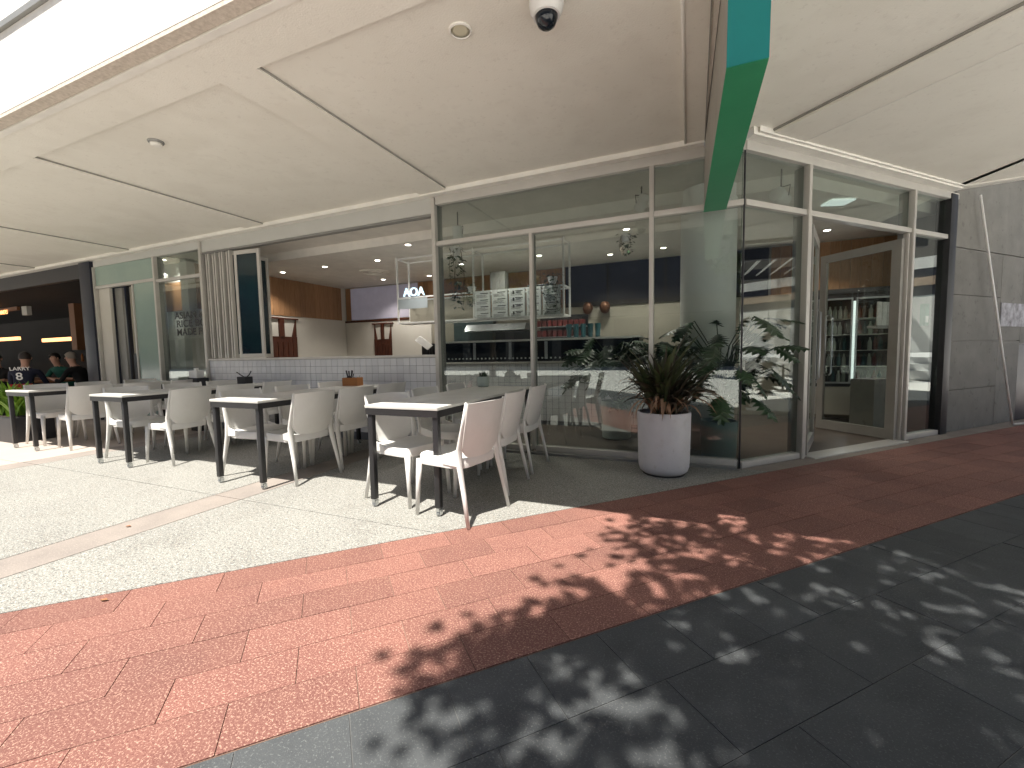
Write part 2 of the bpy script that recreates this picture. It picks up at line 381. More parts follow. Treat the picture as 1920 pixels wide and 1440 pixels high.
# strips (left field)
def sof(name, poly, z0, z1, m_='soffit'): return MB().prism(poly, z0, z1).build(name, M[m_], can)
sof('soffit_border', [(XL, YF), (BW0(YF), YF), (BW0(2.13), 2.13), (XL, 2.13)], Z, Z + .25)
prev = None
edges = [BW0(3) - 0.19] + js
for i, j in enumerate(js):
    x_right = (-0.115 if i == 0 else js[i - 1] - 0.365)
    sof('soffit_panel', [(j, 2.13), (x_right, 2.13), (x_right, YA - .10), (j, YA - .10)], Z + RISE, Z + .25)
    sof('soffit_rib', [(j - .365, 2.13), (j, 2.13), (j, YA - .10), (j - .365, YA - .10)], Z, Z + .25)
sof('soffit_rib', [(-0.115, 2.13), (BW0(2.13) - .0, 2.13), (BW0(YA), YA - .10), (-0.115, YA - .10)], Z, Z + .25)
sof('soffit_panel', [(XL, 2.13), (js[-1] - .365, 2.13), (js[-1] - .365, YA - .10), (XL, YA - .10)], Z + RISE, Z + .25)
for j in js:   # grey strip beside each rib, coloured for the shade of the step
    MB().box(j + .001, j + .007, 2.135, YA - .105, Z + .014, Z + RISE - .002).build('joint_shade_strip', M['joint'], can)
# bead beside the beam and cornice on facade A
MB().tube([(-0.075, 1.9, Z - .004), (-0.10, YA - .12, Z - .004)], .011, 6).build('bead', M['cornice'], can, smooth=True)
sof('cornice', [(XL, YA - .10), (BW0(YA) , YA - .10), (BW0(YA), YA + .02), (XL, YA + .02)], Z - .02, Z + .2, 'cornice')
# B field
E1, E2 = (2.90, 7.13), (4.7, 6.86)
bpoly = [(BW1(YF), YF), (4.7, YF), E2, E1, Bp(3.62, .10), Bp(0.14, .10), (BW1(YA - .12) , YA - .12)]
c1 = Bp(0.165, .10); c1o = (c1[0] + NX * 5.5, c1[1] + NY * 5.5)
def cutB(s0, s1):
    p = clip(bpoly, BX, BY, BX * PX + BY * YA + s1); return clip(p, -BX, -BY, -(BX * PX + BY * YA + s0))
tag(MB().prism(cutB(-9, .165), Z + .035, Z + .25).build('soffit_panel', M['soffit'], can))
MB().prism(cutB(.165, .183), Z + .020, Z + .25).build('joint_shade_strip', M['joint'], can)
MB().prism(cutB(.183, .60), Z, Z + .25).build('soffit_rib', M['soffit'], can)
MB().prism(cutB(.60, .612), Z - .004, Z + .25).build('bead', M['cornice'], can)
MB().prism(cutB(.612, 12), Z + .006, Z + .25).build('soffit_panel', M['soffit'], can)
MB().prism([Bp(0.0, .0), Bp(3.66, .0), Bp(3.62, .115), Bp(-.04, .115)], Z - .03, Z + .2).build('cornice', M['cornice'], can)
MB().prism([Bp(0.03, .115), Bp(3.60, .115), Bp(3.60, .145), Bp(0.0, .145)], Z - .012, Z + .2).build('cornice', M['cornice'], can)
# edge beam at the canopy's right-hand end
MB().prism([(E1[0], E1[1] + .004), (E2[0], E2[1] + .004), (E2[0], E2[1] + .10), (E1[0] + .01, E1[1] + .13)], Z - .012, Z + .3).build('edge_trim', M['cornice'], can)
MB().prism([(4.7, YF), (4.78, YF), (4.78, E2[1] + .10), (4.7, E2[1] + .10)], Z - .05, Z + .6).build('edge_trim', M['cornice'], can)
# fascia with drip edge and capping rail
MB().box(XL, BW0(YF), YF - .09, YF - .002, Z + .032, Z + .60).build('fascia', M['fascia'], can)
MB().box(BW1(YF), 4.78, YF - .09, YF - .002, Z + .05, Z + .60).build('fascia', M['fascia'], can)
random.seed(3)
MB().box(XL, BW0(YF), YF - .088, YF - .006, Z + .004, Z + .0315).build('drip_edge', M['drip'], can)
MB().box(XL, 0.07, YF - .001, YF + .045, Z - .006, Z - .0005).build('drip_bead', M['cornice'], can)
MB().box(XL, BW0(YF), YF - .115, YF + .06, Z + .602, Z + .645).build('capping_rail', M['alu_dk'], can)
MB().box(XL, 4.7, YF + .02, YA, Z + .26, Z + .42).build('roof_slab', M['fascia'], can)
MB().prism([(BW1(YA), YA), (4.7, YA), E2, E1, Bp(3.6, 0), Bp(0, 0)], Z + .26, Z + .42).build('roof_slab', M['fascia'], can)
MB().box(BW0(YF) - 0.0, BW1(YF) + 0.0, YF - .002, YA, Z + .30, Z + .44).build('roof_slab', M['fascia'], can)

# green/teal beam
bm_ = empty('steel_beam', (0.15, 4.5, 2.46), 0, 'boxed steel beam below the canopy, green underside and teal end', 'beam')
bm_.location = (0, 0, 0)
yk = 2.34
vs = [(BW0(4.58), 4.585, 2.452), (BW1(4.58), 4.585, 2.452), (BW1(yk), yk, 2.452), (BW0(yk), yk, 2.452),
      (BW0(4.58), 4.585, 2.464), (BW1(4.58), 4.585, 2.464), (BW1(yk), yk, 2.464), (BW0(yk), yk, 2.464)]
MB().add(vs, [(0, 1, 2, 3), (7, 6, 5, 4), (0, 4, 5, 1), (1, 5, 6, 2), (2, 6, 7, 3), (3, 7, 4, 0)]).build('underside', M['green'], bm_)
y2 = 2.26
vs = [(BW0(yk), yk, 2.464), (BW1(yk), yk, 2.464), (BW1(yk), yk - .012, 2.452), (BW0(yk), yk - .012, 2.452),
      (BW0(y2), y2 + .012, 3.34), (BW1(y2), y2 + .012, 3.34), (BW1(y2), y2, 3.34), (BW0(y2), y2, 3.34)]
MB().add(vs, [(0, 1, 2, 3), (7, 6, 5, 4), (0, 4, 5, 1), (1, 5, 6, 2), (2, 6, 7, 3), (3, 7, 4, 0)]).build('end_face', M['teal'], bm_)
MB().add([(BW0(4.58) + .002, 4.58, 2.464), (BW1(4.58) - .002, 4.58, 2.464), (BW1(yk) - .002, yk + .001, 2.464), (BW0(yk) + .002, yk + .001, 2.464),
          (BW0(4.58) + .002, 4.58, 3.34), (BW1(4.58) - .002, 4.58, 3.34), (BW1(y2) - .002, y2 + .013, 3.34), (BW0(y2) + .002, y2 + .013, 3.34)],
         [(0, 1, 2, 3), (7, 6, 5, 4), (0, 4, 5, 1), (1, 5, 6, 2), (2, 6, 7, 3), (3, 7, 4, 0)]).build('web', M['beamside'], bm_)
MB().box(BW0(4.4) - .006, BW0(4.4) + .001, 2.4, 4.5, 3.066, 3.078).build('shadow_gap', M['joint'], bm_)  # thin strip painted as the dark of the gap over the beam

uf = MB().box(-40, 2, 2.9, 3.2, 3.505, 9.0).build('sky_stand_in_wall', M['cornice']); tag(uf, 'white wall added in place of bright sky above the canopy edge, top left', 'wall')  # added white wall, stands in for the bright sky over the canopy

# fittings under the canopy
def ring_light(x, y, name, label, lens, r):
    t = empty(name, (x, y, Z + RISE), 0, label, 'ceiling light' if lens else 'detector')
    if lens:
        MB().lathe([(r, 0.0), (r, -.008), (r * .86, -.012), (r * .82, -.004)], seg=32, cap1=False).build('trim_ring', M['cornice'], t, smooth='auto')
        MB().lathe([(r * .82, -.003), (r * .5, -.0035), (.001, -.004)], seg=32, cap1=False).build('lens', M['cream'], t, smooth=True)
    else:
        MB().lathe([(r, 0.0), (r, -.010), (r * .9, -.018)], seg=28).build('base_plate', M['alu_dk'], t, smooth='auto')
        MB().lathe([(r * .75, -.018), (r * .7, -.034), (r * .4, -.042), (.001, -.043)], seg=28, cap1=False).build('sensor_dome', M['cornice'], t, smooth=True)
ring_light(-1.33, 2.43, 'recessed_downlight', 'round cream recessed light in the canopy soffit left of the dome camera', True, .070)
ring_light(-4.48, 2.46, 'smoke_detector', 'small round grey detector on the canopy soffit far left of the dome camera', False, .062)
t = empty('dome_camera', (-0.765, 2.375, Z + RISE), 0, 'white security camera with a black dome under the canopy', 'camera')
MB().lathe([(.092, 0), (.094, -.075), (.088, -.105), (.074, -.125)], seg=36).build('housing', M['white'], t, smooth='auto')
MB().lathe([(.062, -.118), (.060, -.145), (.048, -.175), (.026, -.192), (.001, -.197)], seg=32, cap1=False).build('dome', M['glass_dark'], t, smooth=True)
MB().lathe([(.074, -.1255), (.074, -.132), (.063, -.134)], seg=36, cap1=False).build('collar_ring', M['white'], t, smooth='auto')

# unseen slab, added only to shade the concrete wall
up = empty('shading_slab', (0, 0, 0), 0, 'unseen slab added to keep sun off the grey wall at the right', 'roof')
MB().box(2.6, 7.2, 5.6, 13, 5.4, 5.8).build('slab', M['soffit'], up)
MB().box(2.6, 7.2, 5.35, 5.59, 5.2, 6.2).build('fascia', M['fascia'], up)

# ------------------------------------------------------------------ shopfront A and B
sf = empty('shopfront', (0, 0, 0), 0, 'glazed cafe shopfront with pale aluminium frames that wraps round the corner', 'shopfront')
ZH, ZT = 2.965, 2.53
def fbox(name, a, b, z0, z1, d0, d1, m_='alu', bev=.002, par=None):   # box along plan segment a->b, depth d0..d1 to the inside(+)
    ax, ay = a; bx, by = b; L = math.hypot(bx - ax, by - ay); ux, uy = (bx - ax) / L, (by - ay) / L
    nx, ny = -uy, ux
    poly = [(ax + nx * d0, ay + ny * d0), (bx + nx * d0, by + ny * d0), (bx + nx * d1, by + ny * d1), (ax + nx * d1, ay + ny * d1)]
    return MB().prism(poly, z0, z1).build(name, M[m_], par or sf, bevel=bev, smooth='auto' if bev else False)
A = lambda x: (x, YA)
# heads / bulkhead
fbox('head_rail', A(-2.92), A(PX), ZH, Z - .021, -.02, .09)
fbox('bulkhead', A(-7.38), A(-2.98), 2.875, Z - .021, -.004, .10, 'bulk')
fbox('bulkhead_trim', A(-7.38), A(-2.98), 2.85, 2.872, .004, .09, 'alu_dk')
fbox('head_rail', A(-10.62), A(-7.42), 2.94, Z - .021, -.01, .09, 'bulk')
# transoms
fbox('transom', A(-2.925), A(-.434), ZT - .052, ZT, -.012, .075)
fbox('transom', A(-.388), A(PX - .005), ZT - .052, ZT, -.012, .075)
# posts on A: facing strip plus darker return, as in the photo
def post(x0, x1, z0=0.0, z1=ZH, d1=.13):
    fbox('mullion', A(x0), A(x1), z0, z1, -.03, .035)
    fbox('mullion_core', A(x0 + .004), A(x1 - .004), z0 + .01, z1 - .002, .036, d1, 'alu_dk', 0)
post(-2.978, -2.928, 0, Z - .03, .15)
post(-1.712, -1.676, .05, ZT - .053, .11)
post(-.432, -.390, .05, ZH - .001)
fbox('bottom_rail', A(-2.925), A(-1.714), .0, .085, -.012, .075)
fbox('bottom_rail', A(-1.674), A(PX - .02), .0, .085, -.012, .075)
fbox('floor_channel', A(-2.95), A(PX - .03), .0, .025, -.075, -.014, 'alu_dk', 0)
def pane(a, b, z0, z1, inset=.03, m_='glass', nm='glass_pane', par=None):
    return fbox(nm, a, b, z0, z1, inset, inset + .010, m_, 0, par)
pane(A(-2.926), A(-.434), ZT + .001, ZH - .001)
pane(A(-2.926), A(-1.714), .086, ZT - .053)
pane(A(-1.674), A(-.434), .086, ZT - .053)
pane(A(-.388), A(PX - .012), .086, ZT - .053)
pane(A(-.388), A(PX - .012), ZT + .001, ZH - .001)
# corner joint (black silicone) and B side
MB().prism([(PX - .010, YA - .002), (PX + .004, YA - .004), Bp(.012, 0.0), (PX - .002, YA + .016)], .0, ZH).build('corner_joint', M['black'], sf)
b1, b2, b3 = .895, 2.80, 3.60
fbox('head_rail', Bp(0.0), Bp(b3), ZH, Z - .031, -.02, .09)
fbox('transom', Bp(.012), Bp(b1 - .02), ZT - .052, ZT, -.012, .075)
fbox('transom', Bp(b1 + .026), Bp(b2 - .02), ZT - .052, ZT, -.012, .075)
fbox('transom', Bp(b2 + .022), Bp(b3), ZT - .052, ZT, -.012, .075)
def postB(s0, s1, z0=0.0, z1=ZH - .001):
    fbox('mullion', Bp(s0), Bp(s1), z0, z1, -.03, .035)
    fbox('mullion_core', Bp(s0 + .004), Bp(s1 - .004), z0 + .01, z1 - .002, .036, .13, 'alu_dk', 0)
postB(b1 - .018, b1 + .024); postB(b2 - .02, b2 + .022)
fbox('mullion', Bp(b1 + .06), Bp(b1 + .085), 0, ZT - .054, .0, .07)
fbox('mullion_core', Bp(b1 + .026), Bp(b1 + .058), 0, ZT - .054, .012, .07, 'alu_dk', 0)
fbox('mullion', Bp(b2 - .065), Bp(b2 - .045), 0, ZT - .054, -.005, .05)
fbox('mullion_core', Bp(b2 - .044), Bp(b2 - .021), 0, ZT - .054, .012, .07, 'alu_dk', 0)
fbox('bottom_rail', Bp(.02), Bp(b1 - .02), 0, .06, -.012, .075)
fbox('bottom_rail', Bp(b2 + .023), Bp(b3), 0, .06, -.012, .075)
fbox('door_sill', Bp(b1 + .086), Bp(b2 - .066), -.004, .012, -.10, .09, 'alu')
pane(Bp(.012), Bp(b1 - .02), .061, ZT - .053)
pane(Bp(.012), Bp(b1 - .02), ZT + .001, ZH - .001)
pane(Bp(b1 + .026), Bp(b2 - .021), ZT + .001, ZH - .001)
pane(Bp(b2 + .023), Bp(b3), .061, ZT - .053)
pane(Bp(b2 + .023), Bp(b3), ZT + .001, ZH - .001)
# black end post
fbox('end_post', Bp(b3 + .002), Bp(b3 + .16), 0, Z - .052, -.03, .12, 'black')

# left end of facade A: fixed light with lettering, green glass, staff door recess
post(-7.44, -7.385, 0, Z - .03, .15)
post(-8.71, -8.665, 0, 2.94)
fbox('mullion', A(-10.66), A(-10.62), 0, 2.94, -.02, .06)
fbox('transom', A(-8.66), A(-7.445), 2.50, 2.55, -.012, .06)
fbox('transom', A(-10.61), A(-8.715), 2.53, 2.58, -.012, .06)
fbox('mullion', A(-9.42), A(-9.385), 0, 2.528, -.01, .06)
pane(A(-8.66), A(-7.445), 2.551, 2.938); pane(A(-8.66), A(-7.445), .06, 2.498)
fbox('bottom_rail', A(-8.66), A(-7.445), 0, .058, -.01, .06)
fbox('spandrel_glass', A(-10.61), A(-8.715), 2.581, 2.938, .01, .03, 'glass_green', 0)
fbox('green_glass', A(-9.38), A(-8.715), .0, 2.529, .01, .03, 'glass_green', 0)
fbox('recess_panel', A(-10.618), A(-10.25), .0, 2.529, .04, .09, 'plaster')
fbox('recess_panel', A(-10.245), A(-10.0), .0, 2.529, .12, .16, 'alu_dk')
fbox('recess_panel', A(-9.995), A(-9.80), .0, 2.529, .22, .26, 'black')
fbox('recess_panel', A(-9.795), A(-9.43), .0, 2.529, .14, .18, 'beige')
fbox('recess_hatch', A(-9.74), A(-9.47), .0, 1.28, .10, .135, 'black')
fbox('end_post', A(-11.05), A(-10.665), 0, Z - .03, -.05, .5, 'navy')

# lettering on the fixed light
def text_obj(name, body, size, mt, parent, loc, rot, bold=True, ext=.001, align='LEFT'):
    cu = bpy.data.curves.new(name, 'FONT'); cu.body = body; cu.size = size; cu.extrude = ext; cu.align_x = align
    cu.offset = size * .012 if bold else 0
    o = bpy.data.objects.new(name, cu); C.objects.link(o)
    bpy.context.view_layer.update()
    me = bpy.data.meshes.new_from_object(o.evaluated_get(bpy.context.evaluated_depsgraph_get()))
    bpy.data.objects.remove(o)
    me.materials.clear()
    ob = new_obj(name, me, parent, mt); ob.location = loc; ob.rotation_euler = rot
    return ob
for i, (tx, zz, sx) in enumerate([('ASIAN K', 1.845, 0), ('RICE BO', 1.705, .03), ('MADE FR', 1.56, .03)]):
    o = text_obj('lettering', tx, .165, M['ink'], sf, (-8.27 + sx, YA + .026, zz), (R(90), 0, 0))
    w = max(v.co.x for v in o.data.vertices); o.scale = (.80 / w, 1, 1)

# ------------------------------------------------------------------ open door leaves
def leaf(hs, d, L, label):
    hx, hy = Bp(hs, -.03)
    t = empty('glass_door', (hx, hy, .012), math.atan2(d[1], d[0]), label, 'door')
    H_ = 2.40
    MB().box(.0, .105, -.022, .022, 0, H_).box(L - .085, L, -.022, .022, 0, H_).box(.105, L - .085, -.021, .021, 0, .12).box(.105, L - .085, -.021, .021, H_ - .10, H_).build('door_frame', M['alu_door'], t)
    MB().box(.105, L - .085, -.004, .004, .12, H_ - .10).build('glass_pane', M['glass_door'], t)
    for sgn in (-1, 1):
        MB().tube([(L - .13, sgn * .024, .75), (L - .13, sgn * .06, .78), (L - .13, sgn * .06, 1.55), (L - .13, sgn * .024, 1.58)], .011, 8).build('handle', M['steel'], t, smooth=True)
    return t
leaf(2.70, (-.624, .764), .99, 'open glass door in a wide shade-darkened frame, right of the doorway')
leaf(1.01, (.27, .963), .93, 'glass door leaf seen edge-on at the left of the doorway')

# ------------------------------------------------------------------ folding window stack
fw_ = empty('folding_window', (-7.37, YA + .02, 1.16), 0, 'stack of folded-back grey-framed windows left of the long opening', 'window')
def frame_leaf(W, H_, par, gm='glass'):
    p = MB().box(0, .05, -.016, .016, 0, H_).box(W - .05, W, -.016, .016, 0, H_).box(.05, W - .05, -.019, .019, 0, .06).box(.05, W - .05, -.019, .019, H_ - .06, H_).build('window_frame', M['alu'], par)
    q = MB().box(.05, W - .05, -.005, .005, .06, H_ - .06).build('glass_pane', M[gm], p)
    return p
for k in range(8):
    f_ = frame_leaf(.64, 1.68, fw_, 'reflection_teal')
    f_.location = (.04 + k * .084, -.02 if k % 2 else .0, 0); f_.rotation_euler = (0, 0, R(90 - (4 if k % 2 else -4)))
f_ = frame_leaf(.50, 1.66, fw_, 'reflection_teal'); f_.location = (.735, .0, 0); f_.rotation_euler = (0, 0, R(6))
MB().box(.0, .70, -.05, .02, 1.682, 1.69).build('track', M['alu_dk'], fw_)

# ------------------------------------------------------------------ tiled dwarf walls
def tiled(name, x0, x1, y, ztop, nrows, nind, label, depth, sillm='sill', pitch=.1015):
    t = empty(name, (x0, y, 0), 0, label, 'wall')
    n = int((x1 - x0) / pitch); p = (x1 - x0) / n
    MB().box(0, x1 - x0, .006, depth, 0, ztop - .012).build('wall_core', M['tgrout'], t)
    MB().box(-.0, x1 - x0, -.018, depth + .01, ztop - .0115, ztop + .022).build('sill', M[sillm], t, bevel=.003, smooth='auto')
    q = (ztop - .014) / nrows if nrows * pitch > ztop else pitch
    me = None; rest = MB()
    for r in range(int(ztop / q)):
        zt = ztop - .014 - r * q
        for c in range(n):
            if r < nind:
                if me is None:
                    o = MB().box(-p / 2 + .0028, p / 2 - .0028, -.0, .008, -q / 2 + .0018, q / 2 - .0018).build('tile', M['tile'], t, bevel=.0012); me = o.data
                else:
                    o = bpy.data.objects.new('tile', me); C.objects.link(o); o.parent = t
                o.location = ((c + .5) * p, random.uniform(-.0006, .0006), zt - q / 2)
                o.rotation_euler = (random.uniform(-.006, .006), 0, random.uniform(-.006, .006))
            elif zt - q > 0:
                rest.box(c * p + .0028, (c + 1) * p - .0028, 0, .008, zt - q + .0016, zt - .0016)
    tag(rest.build('lower_tiles', M['tile'], t), kind='stuff')
    return t
tiled('tiled_wall', -7.38, -2.98, YA + .0, 1.13, 11, 6, 'low white square-tiled wall with pale sill under the window opening', .16)
tiled('service_counter', -4.15, -.62, 6.5, .99, 9, 5, 'white-tiled service counter seen through the glass behind the nearest tables', .75)

# ------------------------------------------------------------------ interior shell
room = [(-11.2, YA + .16), (PX, YA + .16), Bp(3.8, -.14), (2.98, 8.62), (2.98, 8.8), (-11.2, 8.8)]
MB().prism([(-8.6, YA), (PX, YA), Bp(3.8, 0), (3.2, 9.6), (-8.6, 9.6)], -.02, -.002).build('interior_floor', M['floor_in'])['kind'] = 'structure'
MB().prism([(-8.6, 5.5), (1.0, 5.5), (3.1, 7.7), (3.1, 9.0), (-8.6, 9.0)], 2.85, 3.05).build('interior_ceiling', M['ceil'])['kind'] = 'structure'
MB().prism([(-10.6, YA + .11), (PX - .05, YA + .11), (3.05, 7.36), (3.1, 7.7), (1.0, 5.5), (-10.6, 5.5)], 2.985, 3.052).build('interior_ceiling', M['ceil'])['kind'] = 'structure'
wl_ = MB().box(-8.35, -8.15, YA + .2, 8.5, 0, 2.85).build('side_wall', M['plaster']); tag(wl_, kind='structure')
wb = MB().box(-8.35, 3.1, 8.5, 8.7, 0, 2.85).build('back_wall', M['beige']); tag(wb, kind='structure')
wr = MB().box(2.98, 3.12, 7.50, 8.5, 0, 2.85).build('right_wall', M['beige']); tag(wr, kind='structure')
# pale lower lining on the far wall (left part)
MB().box(-8.14, -5.6, 8.47, 8.497, 0, 1.985).build('wall_lining', M['plaster'], wb)
MB().box(-8.14, -5.2, 8.45, 8.497, 1.99, 2.03).build('picture_rail', M['dwood'], wb)
# timber cladding boards
k = 0; yy0 = YA + .25
me = None
def board(par, loc, rz, w):
    global me
    if me is None:
        o = MB().box(-.066, .066, -.012, .0, 0, .79).build('board', M['wood'], par); me = o.data
    else:
        o = bpy.data.objects.new('board', me); C.objects.link(o); o.parent = par
    o.location = loc; o.rotation_euler = (0, 0, rz)
y = 5.0
while y < 8.4: board(wl_, (-8.148 + random.uniform(0, .004), y, 2.045), R(90), .14); y += .1365
x = -8.05
while x < 2.9:
    if not (-7.9 < x < -5.9) and not (-2.35 < x < 1.15): board(wb, (x, 8.497 - random.uniform(0, .004), 2.045), 0, .14)
    x += .1365
MB().box(-2.40, 1.13, 8.47, 8.497, 2.045, 2.84).build('added_dark_band', M['darkroom'], wb)  # dark sheet added so reflections in the front panes dominate
MB().box(-10.5, -8.36, 5.2, 5.24, 0, 2.98).build('partition', M['white'], wl_)
MB().box(-10.5, -8.36, 5.17, 5.197, 2.08, 2.62).build('partition_trim', M['wood'], wl_)
MB().box(-8.66, -8.50, 5.0, 5.16, 0, 2.98).build('dark_jamb', M['alu_dk'], wl_)
o = MB().box(-7.95, -5.95, 8.475, 8.497, 2.05, 2.82).build('lit_sign_panel', M['lav'], wb)

# carved wooden screens
def screen(label, loc, rz, w, h):
    t = empty('wooden_screen', loc, rz, label, 'screen')
    MB().box(0, w, -.03, .0, 0, h * .80).build('panel', M['dwood'], t)
    n = 6
    for i in range(n):
        MB().box(w * i / n + .008, w * (i + 1) / n - .008, -.05, -.0305, .02, h * (.80 if i in (0, n - 1) else .74)).build('slat', M['dwood'], t)
    MB().box(w * .42, w * .58, -.05, -.01, h * .80, h - .03).build('centre_stile', M['dwood'], t)
    for a, b in ((0, .42), (1, .58)):
        q = .14 if a == 0 else -.14
        v = [(w * a, -.03, h * .801), (w * (a + q), -.03, h * .801), (w * a, -.03, h - .031), (w * a, 0, h * .801), (w * (a + q), 0, h * .801), (w * a, 0, h - .031)]
        MB().add(v, [(0, 1, 2), (3, 5, 4), (0, 3, 4, 1), (1, 4, 5, 2), (0, 2, 5, 3)]).build('brace', M['dwood'], t)
    MB().box(-.06, w + .06, -.04, .0, h - .03, h).build('top_rail', M['dwood'], t)
screen('dark carved wooden screen on the side wall beside the folded windows', (-8.145, 6.22, 0), R(90), .74, 2.0)
screen('narrow dark wooden screen on the far wall, seen mid-way along the window opening', (-7.22, 8.465, 0), 0, .50, 1.94)

# column
co_ = MB().lathe([(.30, 0), (.30, 2.98)], seg=48).build('round_column', mat('column_paint', (0.92, 0.93, 0.91), .45, (0.88, 0.89, 0.87), 2), smooth='auto')
co_.location = (.13, 5.62, 0); tag(co_, 'round pale green column behind the glass near the corner', 'column')

# downlights (lit), the last added to brighten the partition behind the lettering
dl = [(-4.09, 5.62), (-5.23, 6.27), (-6.46, 6.25), (-7.6, 6.27), (-6.43, 7.88), (-5.29, 7.99), (-2.53, 7.27), (-1.39, 7.78), (-4.08, 7.26), (-.50, 7.7), (1.75, 7.7), (-2.6, 5.9), (-.9, 6.3), (-9.0, 4.92)]
lb = None
dln = ['over the near end of the long opening', 'in the middle of the ceiling seen through the opening', 'second from the folded windows', 'nearest the side wall boards',
       'deep in the room above the wooden screens', 'deep in the room beside the hanging shelf', 'behind the plants over the counter', 'over the counter, seen right of the hanging shelf',
       'above the menu boards', 'seen left of the round column', 'seen through the doorway above the fridge', 'just inside the large pane', 'inside, close to the centre mullion', 'added to light the partition behind the lettering pane']
for i, (x, y) in enumerate(dl):
    t = empty('ceiling_downlight', (x, y, 2.85 if y > 5.4 else 2.984), 0, 'small lit round downlight ' + dln[i], 'downlight', 'lit downlights in the cafe ceiling')
    if i == 0:
        a_ = MB().lathe([(.058, 0), (.058, -.006), (.045, -.006)], seg=20, cap1=False).build('trim_ring', M['white'], t, smooth='auto')
        b_ = MB().lathe([(.044, -.003), (.001, -.0035)], seg=20, cap1=False).build('lens', M['lamp'], t)
    else:
        for s_ in (a_, b_):
            c_ = s_.copy(); C.objects.link(c_); c_.parent = t
    ld = lb or bpy.data.lights.new('downlight', 'SPOT')
    if lb is None:
        ld.energy = 26; ld.spot_size = R(120); ld.spot_blend = .6; ld.shadow_soft_size = .05; ld.color = (1, .93, .83); lb = ld
    lo = bpy.data.objects.new('downlight_lamp', ld); C.objects.link(lo); lo.parent = t; lo.location = (0, 0, -.03)
# air diffuser
t = MB().lathe([(.30, 0), (.30, -.012), (.24, -.03), (.22, -.006), (.16, -.006), (.15, -.03), (.10, -.03), (.09, -.008), (.001, -.008)], seg=36, cap1=False).build('air_diffuser', M['ceil'], smooth='auto')
t.location = (-6.0, 7.1, 2.85); tag(t, 'round swirl air diffuser in the cafe ceiling', 'air diffuser')

# hanging shelf with menus
hs = empty('hanging_shelf', (-4.80, 6.25, 0), 0, 'white tubular frame hung from the ceiling with menu boards above the counter', 'hanging shelf')
fr = MB(); W = 3.0; D = .34
for xx in (0, 1.5, W):
    for yy in (0, D): fr.box(xx - .0125, xx + .0125, yy - .0125, yy + .0125, 1.70, 2.849)
for zz in (1.70, 2.13, 2.80):
    for yy in (0, D): fr.box(.013, 1.487, yy - .0115, yy + .0115, zz, zz + .024).box(1.513, W - .013, yy - .0115, yy + .0115, zz, zz + .024)
    for xx in (0, 1.5, W): fr.box(xx - .0115, xx + .0115, .013, D - .013, zz, zz + .024)
fr.build('frame', M['whiteline'], hs)
MB().box(.013, W - .013, .013, D - .013, 1.694, 1.6995).build('shelf', M['whiteline'], hs)
MB().box(.013, 1.48, D - .02, D - .0125, 1.73, 2.125).build('mesh_panel', M['beige'], hs)
MB().box(.02, .62, -.02, -.013, 1.95, 2.12).build('sign_panel', mat('pale_blue_panel', (.40, .46, .50), .5), hs)
menus = [(1.53, 1.81), (1.83, 2.11), (2.13, 2.40), (2.42, 2.66), (2.68, 2.96)]
for mi_, (a, b) in enumerate(menus):
    pnl = MB().box(a, b, -.028, -.014, 1.72, 2.15).build('menu_board', M['menu'], hs)
    ink = MB()
    for r in range(4):
        z_ = 2.115 - r * .105
        if mi_ == 2: ink.box(a + .06, a + .09, -.0295, -.0283, z_ - .05, z_).box(a + .12, a + .2, -.0295, -.0283, z_ - .03, z_ - .02)
        ink.box(a + .10, b - .04, -.0295, -.0283, z_ - .012, z_)
        for q in range(3): ink.box(a + .03, b - .04 - random.uniform(0, .06), -.0292, -.0283, z_ - .03 - q * .017, z_ - .035 - q * .017)
    ink.box(b - .008, b - .002, -.0295, -.0283, 1.73, 2.14)
    ink.build('menu_print', M['ink'], pnl)
nz = text_obj('neon_sign', 'AOA', .20, M['neon'], None, (-4.66, 6.225, 2.165), (R(90), 0, 0), True, .012)
tag(nz, 'glowing pale blue letters standing on the hanging shelf at its left end', 'sign')

# counter top details
dc = empty('display_case', (-4.1, 6.52, 1.012), 0, 'long dark glass display case standing on the tiled counter', 'display case')
MB().box(0, 3.35, 0.02, .55, 0, .33).build('case_body', M['dark'], dc)
MB().box(0, 3.35, .0, .012, .02, .33).build('front_glass', M['glass_dark'], dc)
MB().box(-.01, 3.36, -.01, .57, .331, .362).build('case_top', M['whiteline'], dc)
for a in (.62, 1.28, 1.9, 2.6): MB().box(a, a + .05, -.004, -.0005, .04, .32).build('divider', M['steel'], dc)
dots = MB()
for i in range(46): dots.box(.05 + i * .072, .075 + i * .072, -.008, -.0005, .045, .07)
dots.build('led_row', M['menu'], dc)
rg = empty('cash_register', (-4.78, 6.62, 1.0), R(-12), 'tilted screen of a till with dark accessories at the left end of the counter', 'till')
MB().box(0, .5, 0, .45, -1.0, .12).build('till_stand', M['alu_dk'], rg)
MB().add([(.05, 0, .42), (.36, .0, .24), (.36, .03, .24), (.05, .03, .42), (.05, .12, .50), (.36, .12, .32), (.36, .15, .32), (.05, .15, .50)],
         [(0, 3, 2, 1), (4, 5, 6, 7), (0, 1, 5, 4), (1, 2, 6, 5), (2, 3, 7, 6), (3, 0, 4, 7)]).build('screen', M['whiteline'], rg)
MB().box(.16, .26, .06, .12, .12, .34).build('stem', M['dark'], rg)
pl = MB()
for i in range(6): pl.lathe([(.03, .12), (.035, .30), (.02, .36)], .08 + i * .07, .30, 8)
pl.build('utensil_jars', M['dark'], rg, smooth='auto')

